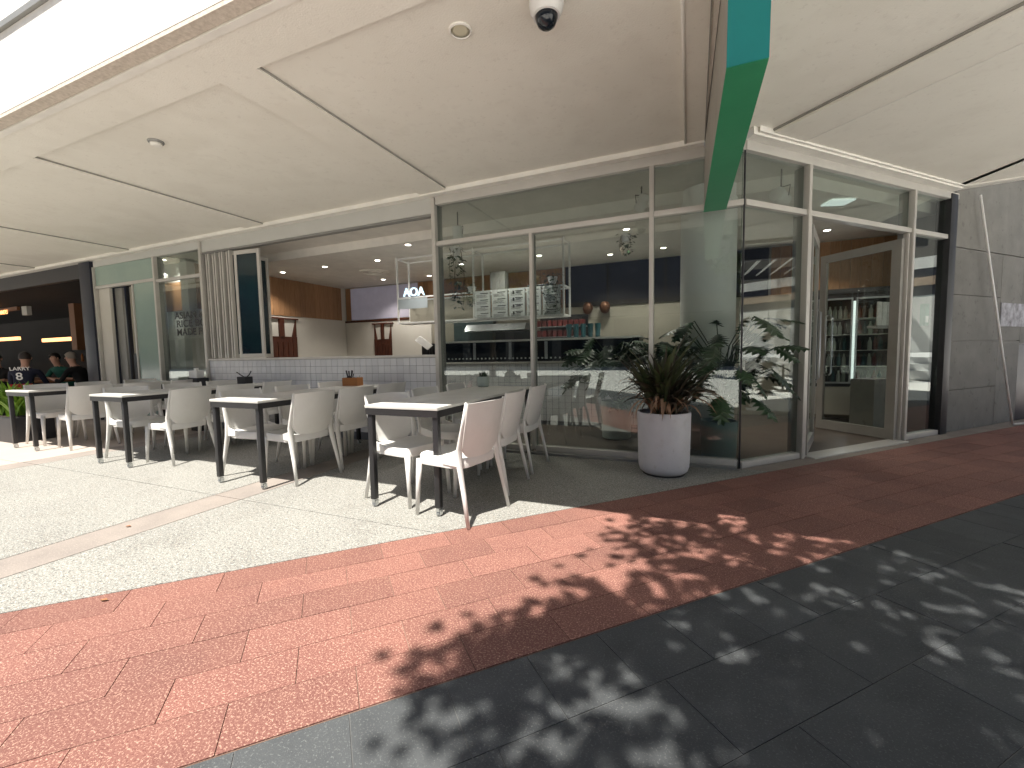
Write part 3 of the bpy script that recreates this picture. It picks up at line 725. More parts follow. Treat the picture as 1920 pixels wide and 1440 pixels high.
# kitchen behind
kb = empty('kitchen_bench', (-4.9, 7.95, 0), 0, 'dark back-kitchen bench with appliances below a steel hood', 'kitchen bench')
MB().box(0, 3.0, 0, .5, 0, .92).build('cabinet', M['dark'], kb)
MB().box(-.01, 3.01, -.02, .52, .921, .95).build('worktop', M['steel'], kb)
MB().box(.0, .95, .35, .5, .951, 1.95).build('splash_panel', mat('dark_teal_panel', (.05, .085, .09), .4), kb)
MB().box(1.0, 2.9, .38, .5, .951, 1.6).build('oven_bank', M['dark'], kb)
for i in range(7): MB().box(1.05 + i * .26, 1.24 + i * .26, .12, .37, .951, 1.12 + .12 * (i % 3)).build('appliance', M['steel'] if i % 3 == 1 else M['dark'], kb, bevel=.01, smooth='auto')
hd = MB().add([(0, 0, 0), (1.35, 0, 0), (1.35, .5, 0), (0, .5, 0), (0, .12, .14), (1.35, .12, .14), (1.35, .5, .14), (0, .5, .14)],
              [(0, 3, 2, 1), (4, 5, 6, 7), (0, 1, 5, 4), (1, 2, 6, 5), (2, 3, 7, 6), (3, 0, 4, 7)]).build('range_hood', M['steel'])
hd.location = (-4.45, 7.95, 1.62); tag(hd, 'pale steel extraction hood under the menu boards', 'range hood')
rk = empty('storage_rack', (-2.95, 8.2, 0), 0, 'open rack of small red containers on the kitchen wall', 'rack')
for z_ in (1.25, 1.45, 1.65): MB().box(0, 1.0, 0, .29, z_, z_ + .015).build('shelf', M['steel'], rk)
MB().box(0, 1.0, .285, .298, .95, 1.9).build('back_panel', M['dark'], rk)
bme = None
for z_ in (1.265, 1.465, 1.665):
    for i in range(9):
        if bme is None:
            o = MB().box(0, .085, 0, .16, 0, .12).build('container', M['redbox'], rk, bevel=.008); bme = o.data
        else: o = bpy.data.objects.new('container', bme); C.objects.link(o); o.parent = rk
        o.location = (.02 + i * .108, .04, z_)
cs = MB()
cup_me = None
for i in range(5):
    o = MB().lathe([(.035, 0), (.048, .22), (.044, .22)], seg=16).build('cup_stack', M['tealbox'], smooth='auto') if cup_me is None else bpy.data.objects.new('cup_stack', cup_me)
    if cup_me is None: cup_me = o.data
    else: C.objects.link(o)
    o.location = (-1.86 + i * .115, 6.75, 1.374 if -1.86 + i * .115 < -.76 else 1.374)
    tag(o, 'teal takeaway cup stack on the display case, %s from the left' % ['first', 'second', 'third', 'fourth', 'fifth'][i], 'cup stack', 'teal cup stacks on the counter')
for i, x in enumerate((-1.93, -1.60)):
    t = empty('wall_lamp', (x, 8.5, 1.98), 0, ['left', 'right'][i] + ' one of two round copper lamps on the beige wall', 'wall lamp', 'copper lamps on the beige wall')
    MB().tube([(0, 0, .02), (0, -.08, .05)], .012, 8).build('bracket', M['copper'], t)
    MB().lathe([(.001, .13), (.06, .12), (.095, .06), (.10, 0), (.07, -.07), (.035, -.1)], 0, -.12, 20).build('lamp_shade', M['copper'], t, smooth=True)

# fridges seen through the doorway
fg = empty('drinks_fridge', (1.70, 7.95, 0), 0, 'two-door glass drinks fridge with lit shelves seen through the doorway', 'fridge')
MB().box(0, .95, .52, .545, .55, 1.95).box(0, .03, 0, .52, .55, 1.95).box(.92, .95, 0, .52, .55, 1.95).box(0.03, .92, 0, .52, .55, .60).box(.03, .92, 0, .52, 1.88, 1.95).box(.455, .495, .0, .52, .60, 1.88).build('cabinet', M['dark'], fg)
MB().box(.0, .95, .02, .54, .12, .549).build('plinth_cabinet', M['plaster'], fg)
MB().box(0, .95, -.01, .54, 1.951, 2.02).build('dark_header', M['black'], fg)
for a in (.03, .495):
    d_ = MB().box(a, a + .02, -.03, -.001, .6, 1.88).box(a + .405, a + .425, -.03, -.001, .6, 1.88).box(a + .02, a + .405, -.03, -.001, .6, .625).box(a + .02, a + .405, -.03, -.001, 1.855, 1.88).build('fridge_door', M['steel'], fg)
    MB().box(a + .021, a + .404, -.018, -.012, .626, 1.854).build('glass_pane', M['glass_door'], d_)
bc = [M['menu'], M['redbox'], M['greypot'], M['tealbox'], M['orange'], M['dark']]
bt = {}
for li, z_ in enumerate((.60, .86, 1.10, 1.34, 1.58)):
    MB().box(.03, .455, .05, .5, z_ - .008, z_).box(.495, .92, .05, .5, z_ - .008, z_).build('shelf', M['whiteline'], fg)
    for i in range(12):
        x = .075 + i * .066 + (.045 if i > 5 else 0)
        ci = [0, 0, 5, 3, 0, 2][(li * 5 + i) % 6] if i < 6 else [2, 1, 5, 0, 1, 3][(li * 3 + i) % 6]
        if ci not in bt:
            o = MB().lathe([(.027, 0), (.027, .12), (.012, .16), (.012, .19)], seg=10).build('bottle', bc[ci], fg, smooth='auto'); bt[ci] = o.data
        else: o = bpy.data.objects.new('bottle', bt[ci]); C.objects.link(o); o.parent = fg
        o.location = (x, .12, z_)
lf = bpy.data.lights.new('fridge_lamp', 'AREA'); lf.energy = .6; lf.size = .03; lf.size_y = 1.2; lf.shape = 'RECTANGLE'; lf.color = (.8, .9, 1)
lo = bpy.data.objects.new('fridge_lamp', lf); C.objects.link(lo); lo.parent = fg; lo.location = (.475, -.035, 1.2); lo.rotation_euler = (R(90), 0, R(180))
MB().box(.463, .487, -.034, -.002, .65, 1.83).build('light_strip', M['screen'], fg)
pt = MB().box(0, .36, 0, .3, 0, .52).box(-.03, .39, -.03, .33, .521, .58).build('menu_stand', M['beige'], bevel=.004); pt.location = (2.13, 7.42, 0)
tag(pt, 'small beige plinth with a dark top just inside the doorway', 'plinth')

# projector lamps behind the top lights
def spot(loc, rz, tilt, label, s=1.0):
    t = empty('track_spotlight', loc, rz, label, 'spotlight')
    MB().tube([(0, 0, .28 * s), (0, 0, .07 * s)], .008, 6).build('stem', M['dark'], t)
    h = MB().lathe([(.045 * s, -.07 * s), (.055 * s, -.06 * s), (.055 * s, .08 * s), (.04 * s, .09 * s)], seg=20).build('lamp_head', M['white'], t, smooth='auto'); h.rotation_euler = (tilt, 0, 0)
    MB().tube([(-.055 * s, 0, 0), (-.065 * s, 0, .08 * s), (.065 * s, 0, .08 * s), (.055 * s, 0, 0)], .006, 6).build('yoke', M['dark'], t)
spot((-3.02 + .17, 5.0, 2.70), 0, R(10), 'white cylinder spotlight behind the top pane at the left post', 1.2)
spot((-.57, 5.15, 2.80), R(30), R(60), 'white cylinder spotlight behind the top pane left of the centre mullion', 1.1)
spot((.80, 5.30, 2.70), R(-30), R(80), 'white cylinder spotlight on a thin arm behind the first pane round the corner', 1.3)
spot((-9.15, 5.0, 2.66), 0, R(5), 'white cylinder spotlight behind the small top pane at the far left', 1.0)
pl = MB().box(-.13, .13, -.10, .10, -.015, 0).build('ceiling_panel_light', M['screen']); pl.location = (1.52, 6.25, 2.84); pl.rotation_euler = (R(0), 0, R(20)); tag(pl, 'square pale panel light behind the top pane above the doorway', 'ceiling light')

# hanging plants
def leafquad(mb, p, d, w, l, mi=0, fold=.25):
    d = d.normalized(); s = d.cross(Vector((random.uniform(-.3, .3), random.uniform(-.3, .3), 1))).normalized(); n = s.cross(d)
    a = p; b = p + d * l * .5 + s * w + n * w * fold; c = p + d * l; e = p + d * l * .5 - s * w + n * w * fold
    mb.add([a, b, c, e, p + d * l * .5], [(0, 1, 4), (1, 2, 4), (2, 3, 4), (3, 0, 4)], mi)
def trailing(x, y, z0, z1, label, n=90, sp=.07, potc='pot'):
    t = empty('hanging_plant', (x, y, z0), 0, label, 'hanging plant')
    MB().lathe([(.05, -.08), (.075, .02), (.07, .02), (.06, 0)], seg=18).build('pot', M[potc], t, smooth='auto')
    st = MB(); lv = MB(); H_ = z0 - z1
    for k in range(5):
        a = random.uniform(0, 6.28); pts = []
        L_ = H_ * random.uniform(.6, 1)
        for q in range(7):
            u = q / 6; rr = .05 + sp * .6 * math.sin(u * 2.4) + random.uniform(-.01, .01)
            pts.append((math.cos(a + u * .6) * rr, math.sin(a + u * .6) * rr, .04 - L_ * u))
        st.tube(pts, .003, 4)
    st.build('stem', M['bark'], t)
    for k in range(n):
        u = random.random(); a = random.uniform(0, 6.28); rr = random.uniform(.02, sp) * (1.2 - .5 * u)
        p = Vector((math.cos(a) * rr, math.sin(a) * rr, .08 - H_ * u))
        leafquad(lv, p, Vector((math.cos(a), math.sin(a), random.uniform(-1.0, .3))), random.uniform(.014, .028), random.uniform(.045, .085))
    tag(lv.build('foliage', M['leafg'], t), kind='stuff')
trailing(-3.05 + .16, 5.0, 2.52, 1.66, 'long trailing plant hanging just inside the glass at the left post', 120, .085)
trailing(-3.36, 6.30, 2.22, 1.83, 'small trailing plant with a reddish flower on the hanging shelf', 60, .07)
trailing(-1.96, 6.22, 2.25, 1.66, 'bushy trailing plant over the right-hand menu boards', 190, .14)
trailing(-.95, 6.6, 2.83, 2.50, 'pale thin plant hanging from the ceiling left of the centre mullion', 60, .14)
fl = MB()
for k in range(14):
    leafquad(fl, Vector((-3.5 + random.uniform(-.05, .05), 6.28, 2.31 + random.uniform(-.03, .05))), Vector((random.uniform(-1, 1), random.uniform(-1, 1), .5)), .012, .04)
o = fl.build('flower', M['redbox']); tag(o, 'small red flower spray above the hanging shelf', 'flower')
bx = MB().box(-.13, .13, -.08, .08, 0, .30).build('storage_tin', M['alu_dk'], bevel=.01); bx.location = (-2.92, 6.42, 2.155); tag(bx, 'upright grey-green tin on top of the hanging shelf', 'tin')
bx = MB().box(-.17, .17, -.06, .06, 0, .05).build('flat_case', M['dark'], bevel=.01); bx.location = (-2.25, 6.42, 2.155); tag(bx, 'flat black case lying on top of the hanging shelf', 'case')

# things just inside the right-hand sidelight
x, y = Bp(3.33, -.045)
o = empty('door_release', (x, y, 1.40), BE, 'green emergency release box behind the narrow right-hand pane', 'release box')
MB().box(-.05, .05, .0, .05, 0, .27).build('case', M['exitgreen'], o, bevel=.004)
MB().box(-.03, .03, -.004, -.0005, .04, .12).build('call_point', M['white'], o)
sp_ = empty('notice_rack', Bp(3.10, -.35), BE, 'pale notice boards and papers behind the narrow right-hand pane', 'notices')
for i in range(4): MB().box(-.22 + i * .115, -.125 + i * .115, 0, .012, 1.42, 1.72).build('notice', M['paper'], sp_)
MB().box(-.25, .25, -.02, .10, 1.385, 1.415).build('shelf', M['alu_dk'], sp_)
MB().box(-.18, .22, .02, .30, 0, .72).build('bin_cabinet', M['conc'], sp_)

# ------------------------------------------------------------------ plants at the corner
def strap_leaf_mesh(L, w, bend, seg=7, twist=.3):
    mb = MB(); loops = []
    for i in range(seg + 1):
        u = i / seg; ang = R(80) - bend * u ** 1.3
        if i == 0: p = Vector((0, 0, 0))
        else: p = p + Vector((math.cos(ang), 0, math.sin(ang))) * (L / seg)
        ww = w * (math.sin(math.pi * min(1, .18 + u * .82)) ** .7 if u < .999 else .02)
        tw = twist * u
        up = Vector((-math.sin(ang), 0, math.cos(ang)))
        s = Vector((0, math.cos(tw), 0)) + up * math.sin(tw)
        loops.append([p + s * ww, p + up * (-.22 * ww), p - s * ww])
    vs = [v for l in loops for v in l]; fs = []
    for i in range(seg):
        for j in range(2):
            a = i * 3 + j; fs.append((a, a + 1, a + 4, a + 3))
    mb.add(vs, fs); return mb
pot = empty('potted_plant', (-.262, 4.235, 0), 0, 'tall white pot with a spiky green and bronze plant outside the glass corner', 'potted plant')
prof = [(.150, .006), (.185, .012), (.213, .035), (.226, .075), (.230, .15), (.238, .575), (.236, .583), (.220, .583), (.218, .54)]
MB().lathe(prof, seg=56, cap1=False).build('pot', M['pot'], pot, smooth='auto')
MB().lathe([(.217, .535), (.1, .545), (.001, .55)], seg=24, cap0=False, cap1=False).build('soil', M['soil'], pot)
MB().lathe([(.19, -.001), (.19, .006)], seg=32).build('saucer', M['black'], pot)
random.seed(21)
protos = []
for (L_, w, bend, m_) in [(.62, .017, 1.2, 'leaf1'), (.55, .020, 1.7, 'leaf1'), (.48, .019, 2.3, 'leaf2'), (.60, .015, .8, 'leaf2'), (.50, .017, 3.0, 'leaf2'), (.56, .015, 3.3, 'leaf3'), (.45, .02, 1.5, 'leaf1')]:
    o = strap_leaf_mesh(L_, w, R(35) * bend).build('leaf', M[m_], pot, smooth=True); protos.append(o.data)
    o.location = (random.uniform(-.05, .05), random.uniform(-.05, .05), .54); o.rotation_euler = (0, 0, random.uniform(0, 6.28))
for k in range(185):
    u = random.random()
    i = random.choices(range(7), [6, 6, 5, 5, 3, 2.2, 5])[0]
    o = bpy.data.objects.new('leaf', protos[i]); C.objects.link(o); o.parent = pot
    a = random.uniform(0, 6.28); rr = random.uniform(0, .15)
    # stems of differing height
    hz = .545 + random.uniform(0, .30) * (1 - rr / .2)
    if i in (4, 5): hz = .55 + random.uniform(0, .08)
    o.location = (math.cos(a) * rr, math.sin(a) * rr, hz)
    s = random.uniform(.62, 1.16); o.scale = (s, s * random.uniform(.9, 1.3), s)
    o.rotation_euler = (random.uniform(-.25, .25), random.uniform(-.15, .35), a + random.uniform(-.7, .7))
for k in range(22):      # dry leaves hanging over the rim
    o = bpy.data.objects.new('leaf', protos[random.choice((4, 5, 5))]); C.objects.link(o); o.parent = pot
    a = random.uniform(-2.6, -.3) if k < 16 else random.uniform(0, 6.28)
    o.location = (math.cos(a) * .13, math.sin(a) * .13, .57); s = random.uniform(.75, 1.1); o.scale = (s * .8, s, s)
    o.rotation_euler = (random.uniform(-.2, .2), random.uniform(.1, .5), a + random.uniform(-.3, .3))
cane = MB()
for k in range(7):
    a = k * .9; cane.tube([(math.cos(a) * .07, math.sin(a) * .07, .53), (math.cos(a) * .10, math.sin(a) * .10, .70 + .05 * (k % 3))], .013, 6)
cane.build('cane', M['bark'], pot, smooth=True)

def split_leaf(s):
    """one broad leaf with lobes, flat in XY, pointing to +X"""
    pts = []; n = 7
    for side in (1, -1):
        row = []
        for i in range(n):
            u = i / (n - 1); w = s * .42 * math.sin(math.pi * (u * .86 + .1)) ** .8
            row.append((u * s + .05 * s, side * w, -.12 * w * 2 - .25 * s * u * u))
            if i < n - 1: row.append(((u + .09) * s + .02 * s, side * w * .38, -.06 * w * 2 - .25 * s * u * u))
        pts.append(row)
    return pts
def broad_leaf_mesh(s):
    mb = MB(); pr = split_leaf(s)
    for row in pr:
        k = len(row); vs = [(max(0, p[0] - .05 * s) * .97, 0, -.25 * s * (p[0] / s) ** 2) for p in row] + row
        mb.add(vs, [(i, i + 1, i + 1 + k, i + k) for i in range(k - 1)])
    return mb
def broad_plant(name, loc, label, n, spread, h, potm, pr, ph):
    t = empty(name, (loc[0], loc[1], 0), 0, label, 'potted plant')
    MB().lathe([(pr * .80, .004), (pr * .92, .02), (pr, ph - .01), (pr * .98, ph), (pr * .9, ph), (pr * .88, ph - .04)], seg=36, cap1=False).build('pot', M[potm], t, smooth='auto')
    MB().lathe([(pr * .87, ph - .045), (.001, ph - .035)], seg=20, cap0=False, cap1=False).build('soil', M['soil'], t)
    mesh = None; st = MB()
    for k in range(n):
        a = random.uniform(0, 6.28); rr = spread * random.uniform(.35, 1); z_ = ph + (h - ph) * random.uniform(.25, 1)
        p = Vector((math.cos(a) * rr, math.sin(a) * rr, z_))
        st.tube([(0, 0, ph - .04), (p.x * .4, p.y * .4, ph + (z_ - ph) * .75), tuple(p)], .006, 5)
        if mesh is None:
            o = broad_leaf_mesh(.30).build('leaf', M['leafg'], t); mesh = o.data
        else: o = bpy.data.objects.new('leaf', mesh); C.objects.link(o); o.parent = t
        o.location = p; s = random.uniform(.7, 1.15); o.scale = (s, s, s)
        o.rotation_euler = (random.uniform(-.5, .5), random.uniform(-.1, .9), a)
    st.build('stem', M['leafg'], t, smooth=True)
random.seed(5)
broad_plant('indoor_plant', (.24, 5.03), 'large split-leaf plant in a teal pot behind the glass beside the corner', 70, .52, 1.48, 'tealpot', .185, .40)
broad_plant('indoor_plant', (-.95, 5.75), 'dark leafy indoor plant behind the centre pane in front of the counter', 62, .60, 1.34, 'greypot', .20, .5)
broad_plant('indoor_plant', (-.28, 5.1), 'dark leafy indoor plant directly behind the white cylinder pot', 55, .50, 1.30, 'black', .17, .4)

# ------------------------------------------------------------------ right-hand concrete wall
cw = empty('concrete_wall', Bp(b3 + .162), BE, 'grey concrete panel wall to the right of the cafe entrance', 'wall')
Lw = 9.0
MB().box(0.002, Lw, .03, .40, 0, 5.19).build('wall_core', M['alu_dk'], cw)
def wp(x0, x1, z0, z1): MB().box(x0 + .004, x1 - .004, -.0, .034, z0 + .004, z1 - .004).build('wall_panel', M['conc'], cw)
cols = [0.005, 1.36, 2.20]
wp(.005, 3.2, 2.40, 5.19); wp(3.2, 6.1, 2.4, 5.19); wp(6.1, 9, 2.4, 5.19)
for a, b in ((.005, 1.36),):
    for z0, z1 in ((0, .56), (.56, 1.20), (1.20, 1.80), (1.80, 2.385)): wp(a, b, z0, z1)
for z0, z1 in ((1.20, 2.385), (0, 1.20)): wp(1.36, 2.03, z0, z1)
wp(2.6, 9, 0, 2.385); wp(2.03, 2.6, 1.16, 2.385)
MB().box(2.035, 2.595, .01, .029, 0.004, 1.15).build('dark_recess', M['navy'], cw)
po = MB().box(0, 1.3, -.012, -.002, 1.40, 1.73).build('poster', mat('mottled_poster', (0.15, 0.145, 0.15), .8, (0.55, 0.55, 0.60), 9), cw); po.location = (1.37, 0, 0)
ml = MB().tube([Bp(4.22, .06) + (3.07,), Bp(5.22, .16) + (.02,)], .014, 8).build('pole', M['whiteline'], smooth=True)
bf = empty('leaning_frame', (0, 0, 0), 0, 'thin white metal frame leaning against the grey wall at the right edge', 'frame')
ml.parent = bf
MB().tube([Bp(5.235, .16) + (.02,), Bp(6.6, .40) + (.02,)], .014, 8).build('foot_rail', M['whiteline'], bf, smooth=True)
fp = MB().box(-.16, .16, -.12, .12, 0, .20).build('floor_box', M['dark'], bevel=.02); fp.location = Bp(6.15, .35) + (0,); tag(fp, 'low dark box on the ground at the foot of the grey wall', 'box')

# ------------------------------------------------------------------ tables and chairs
def superloop(w, d, z, e=4.0, n=36, cy=0.0):
    out = []
    for k in range(n):
        t = 2 * math.pi * k / n; c, s = math.cos(t), math.sin(t)
        out.append((w * math.copysign(abs(c) ** (2 / e), c), cy + d * math.copysign(abs(s) ** (2 / e), s), z))
    return out
def make_chair():
    t = empty('chair')
    # seat : faces +Y
    b = MB()
    b.loft([superloop(.205, .190, .376, 5), superloop(.222, .210, .381, 5), superloop(.226, .214, .438, 5), superloop(.220, .209, .449, 5), superloop(.195, .185, .446, 4.5),
            superloop(.12, .12, .438, 4), superloop(.03, .03, .436, 3)])
    b.build('seat', M['chair'], t, smooth='auto')
    # backrest shell
    nu, nv = 16, 12; fr_, bk = [], []
    for v in range(nv + 1):
        rowf, rowb = [], []
        for u in range(nu + 1):
            uu = -1 + 2 * u / nu; z0 = .438 + .085 * abs(uu) ** 5; z1 = .832 - .006 * uu * uu
            vv = v / nv; z_ = z0 + (z1 - z0) * vv
            y_ = -.185 - .085 * ((z_ - .44) / .39) - .048 * (1 - uu * uu) * (0.5 + .5 * min(1, (z_ - .44) / .2))
            x_ = uu * (.205 + .012 * ((z_ - .44) / .39))
            rowf.append((x_, y_ + .005, z_)); rowb.append((x_, y_ - .006, z_))
        fr_.append(rowf); bk.append(rowb)
    b = MB(); vs = [p for r in fr_ for p in r] + [p for r in bk for p in r]; n1 = (nu + 1) * (nv + 1); fs = []
    W1 = nu + 1
    for v in range(nv):
        for u in range(nu):
            a = v * W1 + u; fs += [(a, a + 1, a + W1 + 1, a + W1), (a + n1, a + W1 + n1, a + W1 + 1 + n1, a + 1 + n1)]
    for u in range(nu): fs += [(u, u + n1, u + 1 + n1, u + 1), (nv * W1 + u, nv * W1 + u + 1, nv * W1 + u + 1 + n1, nv * W1 + u + n1)]
    for v in range(nv): fs += [(v * W1, (v + 1) * W1, (v + 1) * W1 + n1, v * W1 + n1), (v * W1 + nu, v * W1 + nu + n1, (v + 1) * W1 + nu + n1, (v + 1) * W1 + nu)]
    b.add(vs, fs); b.build('backrest', M['chair'], t, smooth='auto')
    for s in (-1, 1):
        # rear leg runs on into the side rail of the back
        pts = [(s * .246, -.275, .0), (s * .232, -.232, .22), (s * .221, -.195, .40), (s * .216, -.19, .52), (s * .218, -.222, .66), (s * .220, -.262, .834)]
        rad = [(.012, .013), (.016, .018), (.015, .028), (.0095, .030), (.008, .020), (.007, .011)]
        MB().tube([Vector(p) for p in pts], rad, 10, up=Vector((1, 0, 0))).build('leg', M['chair'], t, smooth=True)
        pts = [(s * .215, .215, .0), (s * .208, .200, .24), (s * .200, .188, .41)]
        MB().tube([Vector(p) for p in pts], [(.014, .014), (.018, .018), (.024, .024)], 10, up=Vector((1, 0, 0))).build('leg', M['chair'], t, smooth=True)
        # side web joining seat to rail
        MB().add([(s * .215, -.20, .40), (s * .215, -.05, .405), (s * .215, -.05, .445), (s * .217, -.17, .48), (s * .217, -.198, .58),
                  (s * .227, -.20, .40), (s * .227, -.05, .405), (s * .227, -.05, .445), (s * .225, -.17, .48), (s * .224, -.198, .58)],
                 [(0, 1, 2, 3, 4), (9, 8, 7, 6, 5)] + [(i, (i + 1) % 5, (i + 1) % 5 + 5, i + 5) for i in range(5)]).build('side_web', M['chair'], t)
    return t
def make_table():
    t = empty('table'); W, L_ = .64, 1.86
    MB().box(-W / 2, W / 2, 0, L_, .762, .785).build('table_top', M['ttop'], t, bevel=.003, smooth='auto')
    fr2 = MB().box(-W / 2 + .004, W / 2 - .004, .004, .044, .712, .7615).box(-W / 2 + .004, W / 2 - .004, L_ - .044, L_ - .004, .712, .7615)
    fr2.box(-W / 2 + .004, -W / 2 + .044, .045, L_ - .045, .712, .7615).box(W / 2 - .044, W / 2 - .004, .045, L_ - .045, .712, .7615)
    fr2.build('frame', M['tleg'], t)
    for sx in (-1, 1):
        for yy in (.034, L_ - .034):
            x = sx * (W / 2 - .033)
            MB().box(x - .021, x + .021, yy - .021, yy + .021, .062, .7115).build('leg', M['tleg'], t, bevel=.003, smooth='auto')
            cs_ = MB().box(x - .012, x + .012, yy - .018, yy + .018, .036, .0615).box(x - .018, x - .013, yy - .012, yy + .022, .014, .05).box(x + .013, x + .018, yy - .012, yy + .022, .014, .05).build('castor', M['chrome'], t)
            w_ = MB().tube([(x - .011, yy + .006, .023), (x + .011, yy + .006, .023)], .023, 14).build('wheel', M['steel'], cs_, smooth='auto')
    return t
tabs = [(-1.955, 2.515, 'the nearest outdoor table, at the right end of the row'), (-3.755, 2.515, 'the second outdoor table from the right'),
        (-5.86, 2.54, 'the second outdoor table from the left'), (-8.13, 2.62, 'the farthest outdoor table, beside the planter')]
tnm = ['nearest long pale-topped outdoor table with black legs on castors', 'long outdoor table with black legs, second from the right',
       'long outdoor table with black legs, second from the left', 'leftmost outdoor table with black legs, beside the dark planter']
tp = make_table(); cp = make_chair()
roff = [.30, .235, .37, .47]; loff = [.225, .24, .30, .24]
who = ['the nearest table', 'the second table from the right', 'the second table from the left', 'the leftmost table']
pos = ['front', 'middle', 'rear']
random.seed(11)
first = True
for ti, (tx, ty, _) in enumerate(tabs):
    o = tp if ti == 0 else copy_tree(tp)
    o.location = (tx, ty, 0); tag(o, tnm[ti], 'table', 'long outdoor tables in a row')
    for side in (1, -1):
        for k in range(3):
            c = cp if first else copy_tree(cp); first = False
            yy = ty + .45 + k * .585 + random.uniform(-.02, .02)
            xx = tx + side * ((roff if side == 1 else loff)[ti]) + random.uniform(-.03, .03)
            rz = R(90) * side + random.uniform(-.09, .09)
            if ti == 0 and side == 1 and k == 0: rz = R(90) - R(9); xx = tx + .365; yy = 2.70
            if ti == 0 and side == 1 and k == 1: rz = R(91.5); yy = 3.36; xx = tx + .295
            if ti == 0 and side == 1 and k == 2: rz = R(90.5); yy = 4.02; xx = tx + .265
            if ti == 0 and side == -1 and k == 0: rz = R(-90) + R(-12); yy = 2.86; xx = tx - .17
            c.location = (xx, yy, 0); c.rotation_euler = (0, 0, rz)
            ws = 'right' if side == 1 else 'left'
            tag(c, '%s white plastic chair on the %s side of %s' % (pos[k], ws, who[ti]), 'chair', 'white plastic chairs at the outdoor tables')

# things on the tables
def cutlery(par, cx, cy, z, n, h, mt):
    b = MB()
    for i in range(n):
        a = random.uniform(0, 6.28); rr = random.uniform(0, .035)
        p0 = Vector((cx + math.cos(a) * rr, cy + math.sin(a) * rr, z)); p1 = p0 + Vector((math.cos(a) * .04, math.sin(a) * .03, h * random.uniform(.7, 1)))
        b.tube([p0, p1], [(.004, .004), (.011, .004)], 6)
    b.build('cutlery', mt, par)
t = empty('condiment_box', (-3.93, 4.16, .785), R(12), 'tan wooden cutlery box at a far table end', 'condiment box')
MB().box(-.10, .10, -.07, .07, 0, .012).box(-.10, -.09, -.07, .07, .012, .10).box(.09, .10, -.07, .07, .012, .10).box(-.0895, .0895, -.07, -.06, .012, .10).box(-.0895, .0895, .06, .07, .012, .10).build('box', M['orange'], t)
cutlery(t, -.04, 0, .02, 7, .17, M['black']); cutlery(t, .05, 0, .02, 4, .12, M['steel'])
MB().lathe([(.028, .013), (.028, .10), (.02, .12)], -.05, .0, 14).build('sauce_jar', M['dark'], t, smooth='auto')
t = empty('condiment_box', (-6.0, 4.22, .785), 0, 'black caddy with long tongs sticking out, at a far table end', 'condiment box')
MB().box(-.085, .085, -.06, .06, 0, .10).build('box', M['dark'], t, bevel=.004)
MB().tube([(.0, 0, .09), (-.10, 0, .13), (-.17, 0, .165)], .007, 6).build('tong', M['dark'], t)
MB().tube([(.03, 0, .09), (.10, 0, .13), (.14, 0, .18)], .007, 6).build('tong', M['dark'], t)
t = empty('condiment_box', (-7.40, 4.40, .80), 0, 'white napkin holder beside a black tray near the post with the folded windows', 'napkin holder')
MB().box(-.10, .10, -.06, .06, .05, .17).build('napkin_box', M['white'], t, bevel=.006); MB().box(-.03, .03, -.02, .02, .171, .21).build('napkin', M['white'], t)
MB().box(-.08, .16, -.09, .09, -.80, .049).build('stand', M['black'], t, bevel=.006)
t = empty('herb_pot', (-2.16, 4.26, .785), 0, 'sage green pot with small dark sprigs at the far end of the nearest table', 'pot')
MB().lathe([(.052, 0), (.066, .012), (.070, .115), (.064, .115), (.060, .095)], seg=28, cap1=False).build('pot', M['greypot'], t, smooth='auto')
MB().lathe([(.060, .094), (.001, .097)], seg=16, cap0=False, cap1=False).build('soil', M['soil'], t)
lv = MB()
for k in range(26): leafquad(lv, Vector((random.uniform(-.04, .04), random.uniform(-.03, .03), .10)), Vector((random.uniform(-.6, .6), random.uniform(-.5, .5), 1)), .008, random.uniform(.04, .09))
lv.build('foliage', M['leafg'], t)
bl = MB().box(-.17, .17, -.11, .11, 0, .012).build('tray', M['white']); bl.location = (-9.2 + .9, 4.28, .79); bl.rotation_euler = (0, .08, .3); tag(bl, 'small white tray at the far end of the leftmost table', 'tray')

# planter with bright grass-like leaves
pl = empty('planter', (-9.55, 3.35, 0), 0, 'long black planter box with bright lime green leaves at the left edge', 'planter')
MB().box(-.95, .62, -.55, -.10, 0, .36).build('planter_box', M['black'], pl, bevel=.008)
MB().box(-.92, .59, -.52, -.13, .361, .368).build('soil', M['soil'], pl)
lm = [strap_leaf_mesh(.55, .022, R(b_)).build('leaf', M['leafb'], pl, smooth=True) for b_ in (20, 45, 75)]
for o in lm: o.location = (random.uniform(-.8, .5), -.35, .36); o.rotation_euler = (0, 0, random.uniform(0, 6.28))
for k in range(150):
    o = bpy.data.objects.new('leaf', random.choice(lm).data); C.objects.link(o); o.parent = pl
    o.location = (random.uniform(-.88, .5), random.uniform(-.5, -.15), .36); s = random.uniform(.6, 1.1); o.scale = (s, s, s)
    o.rotation_euler = (random.uniform(-.2, .2), random.uniform(-.2, .2), random.uniform(0, 6.28))

# small leaf litter on the paving
for i, (x, y, lab) in enumerate([(-3.62, 1.62, 'dry brown leaf lying on the smooth concrete band'), (-2.62, 1.05, 'dry brown leaf at the edge of the red pavers')]):
    mb = MB(); leafquad(mb, Vector((0, 0, 0)), Vector((1, .3, .05)), .012, .045)
    o = mb.build('fallen_leaf', M['brown']); o.location = (x, y, .006); tag(o, lab, 'leaf')

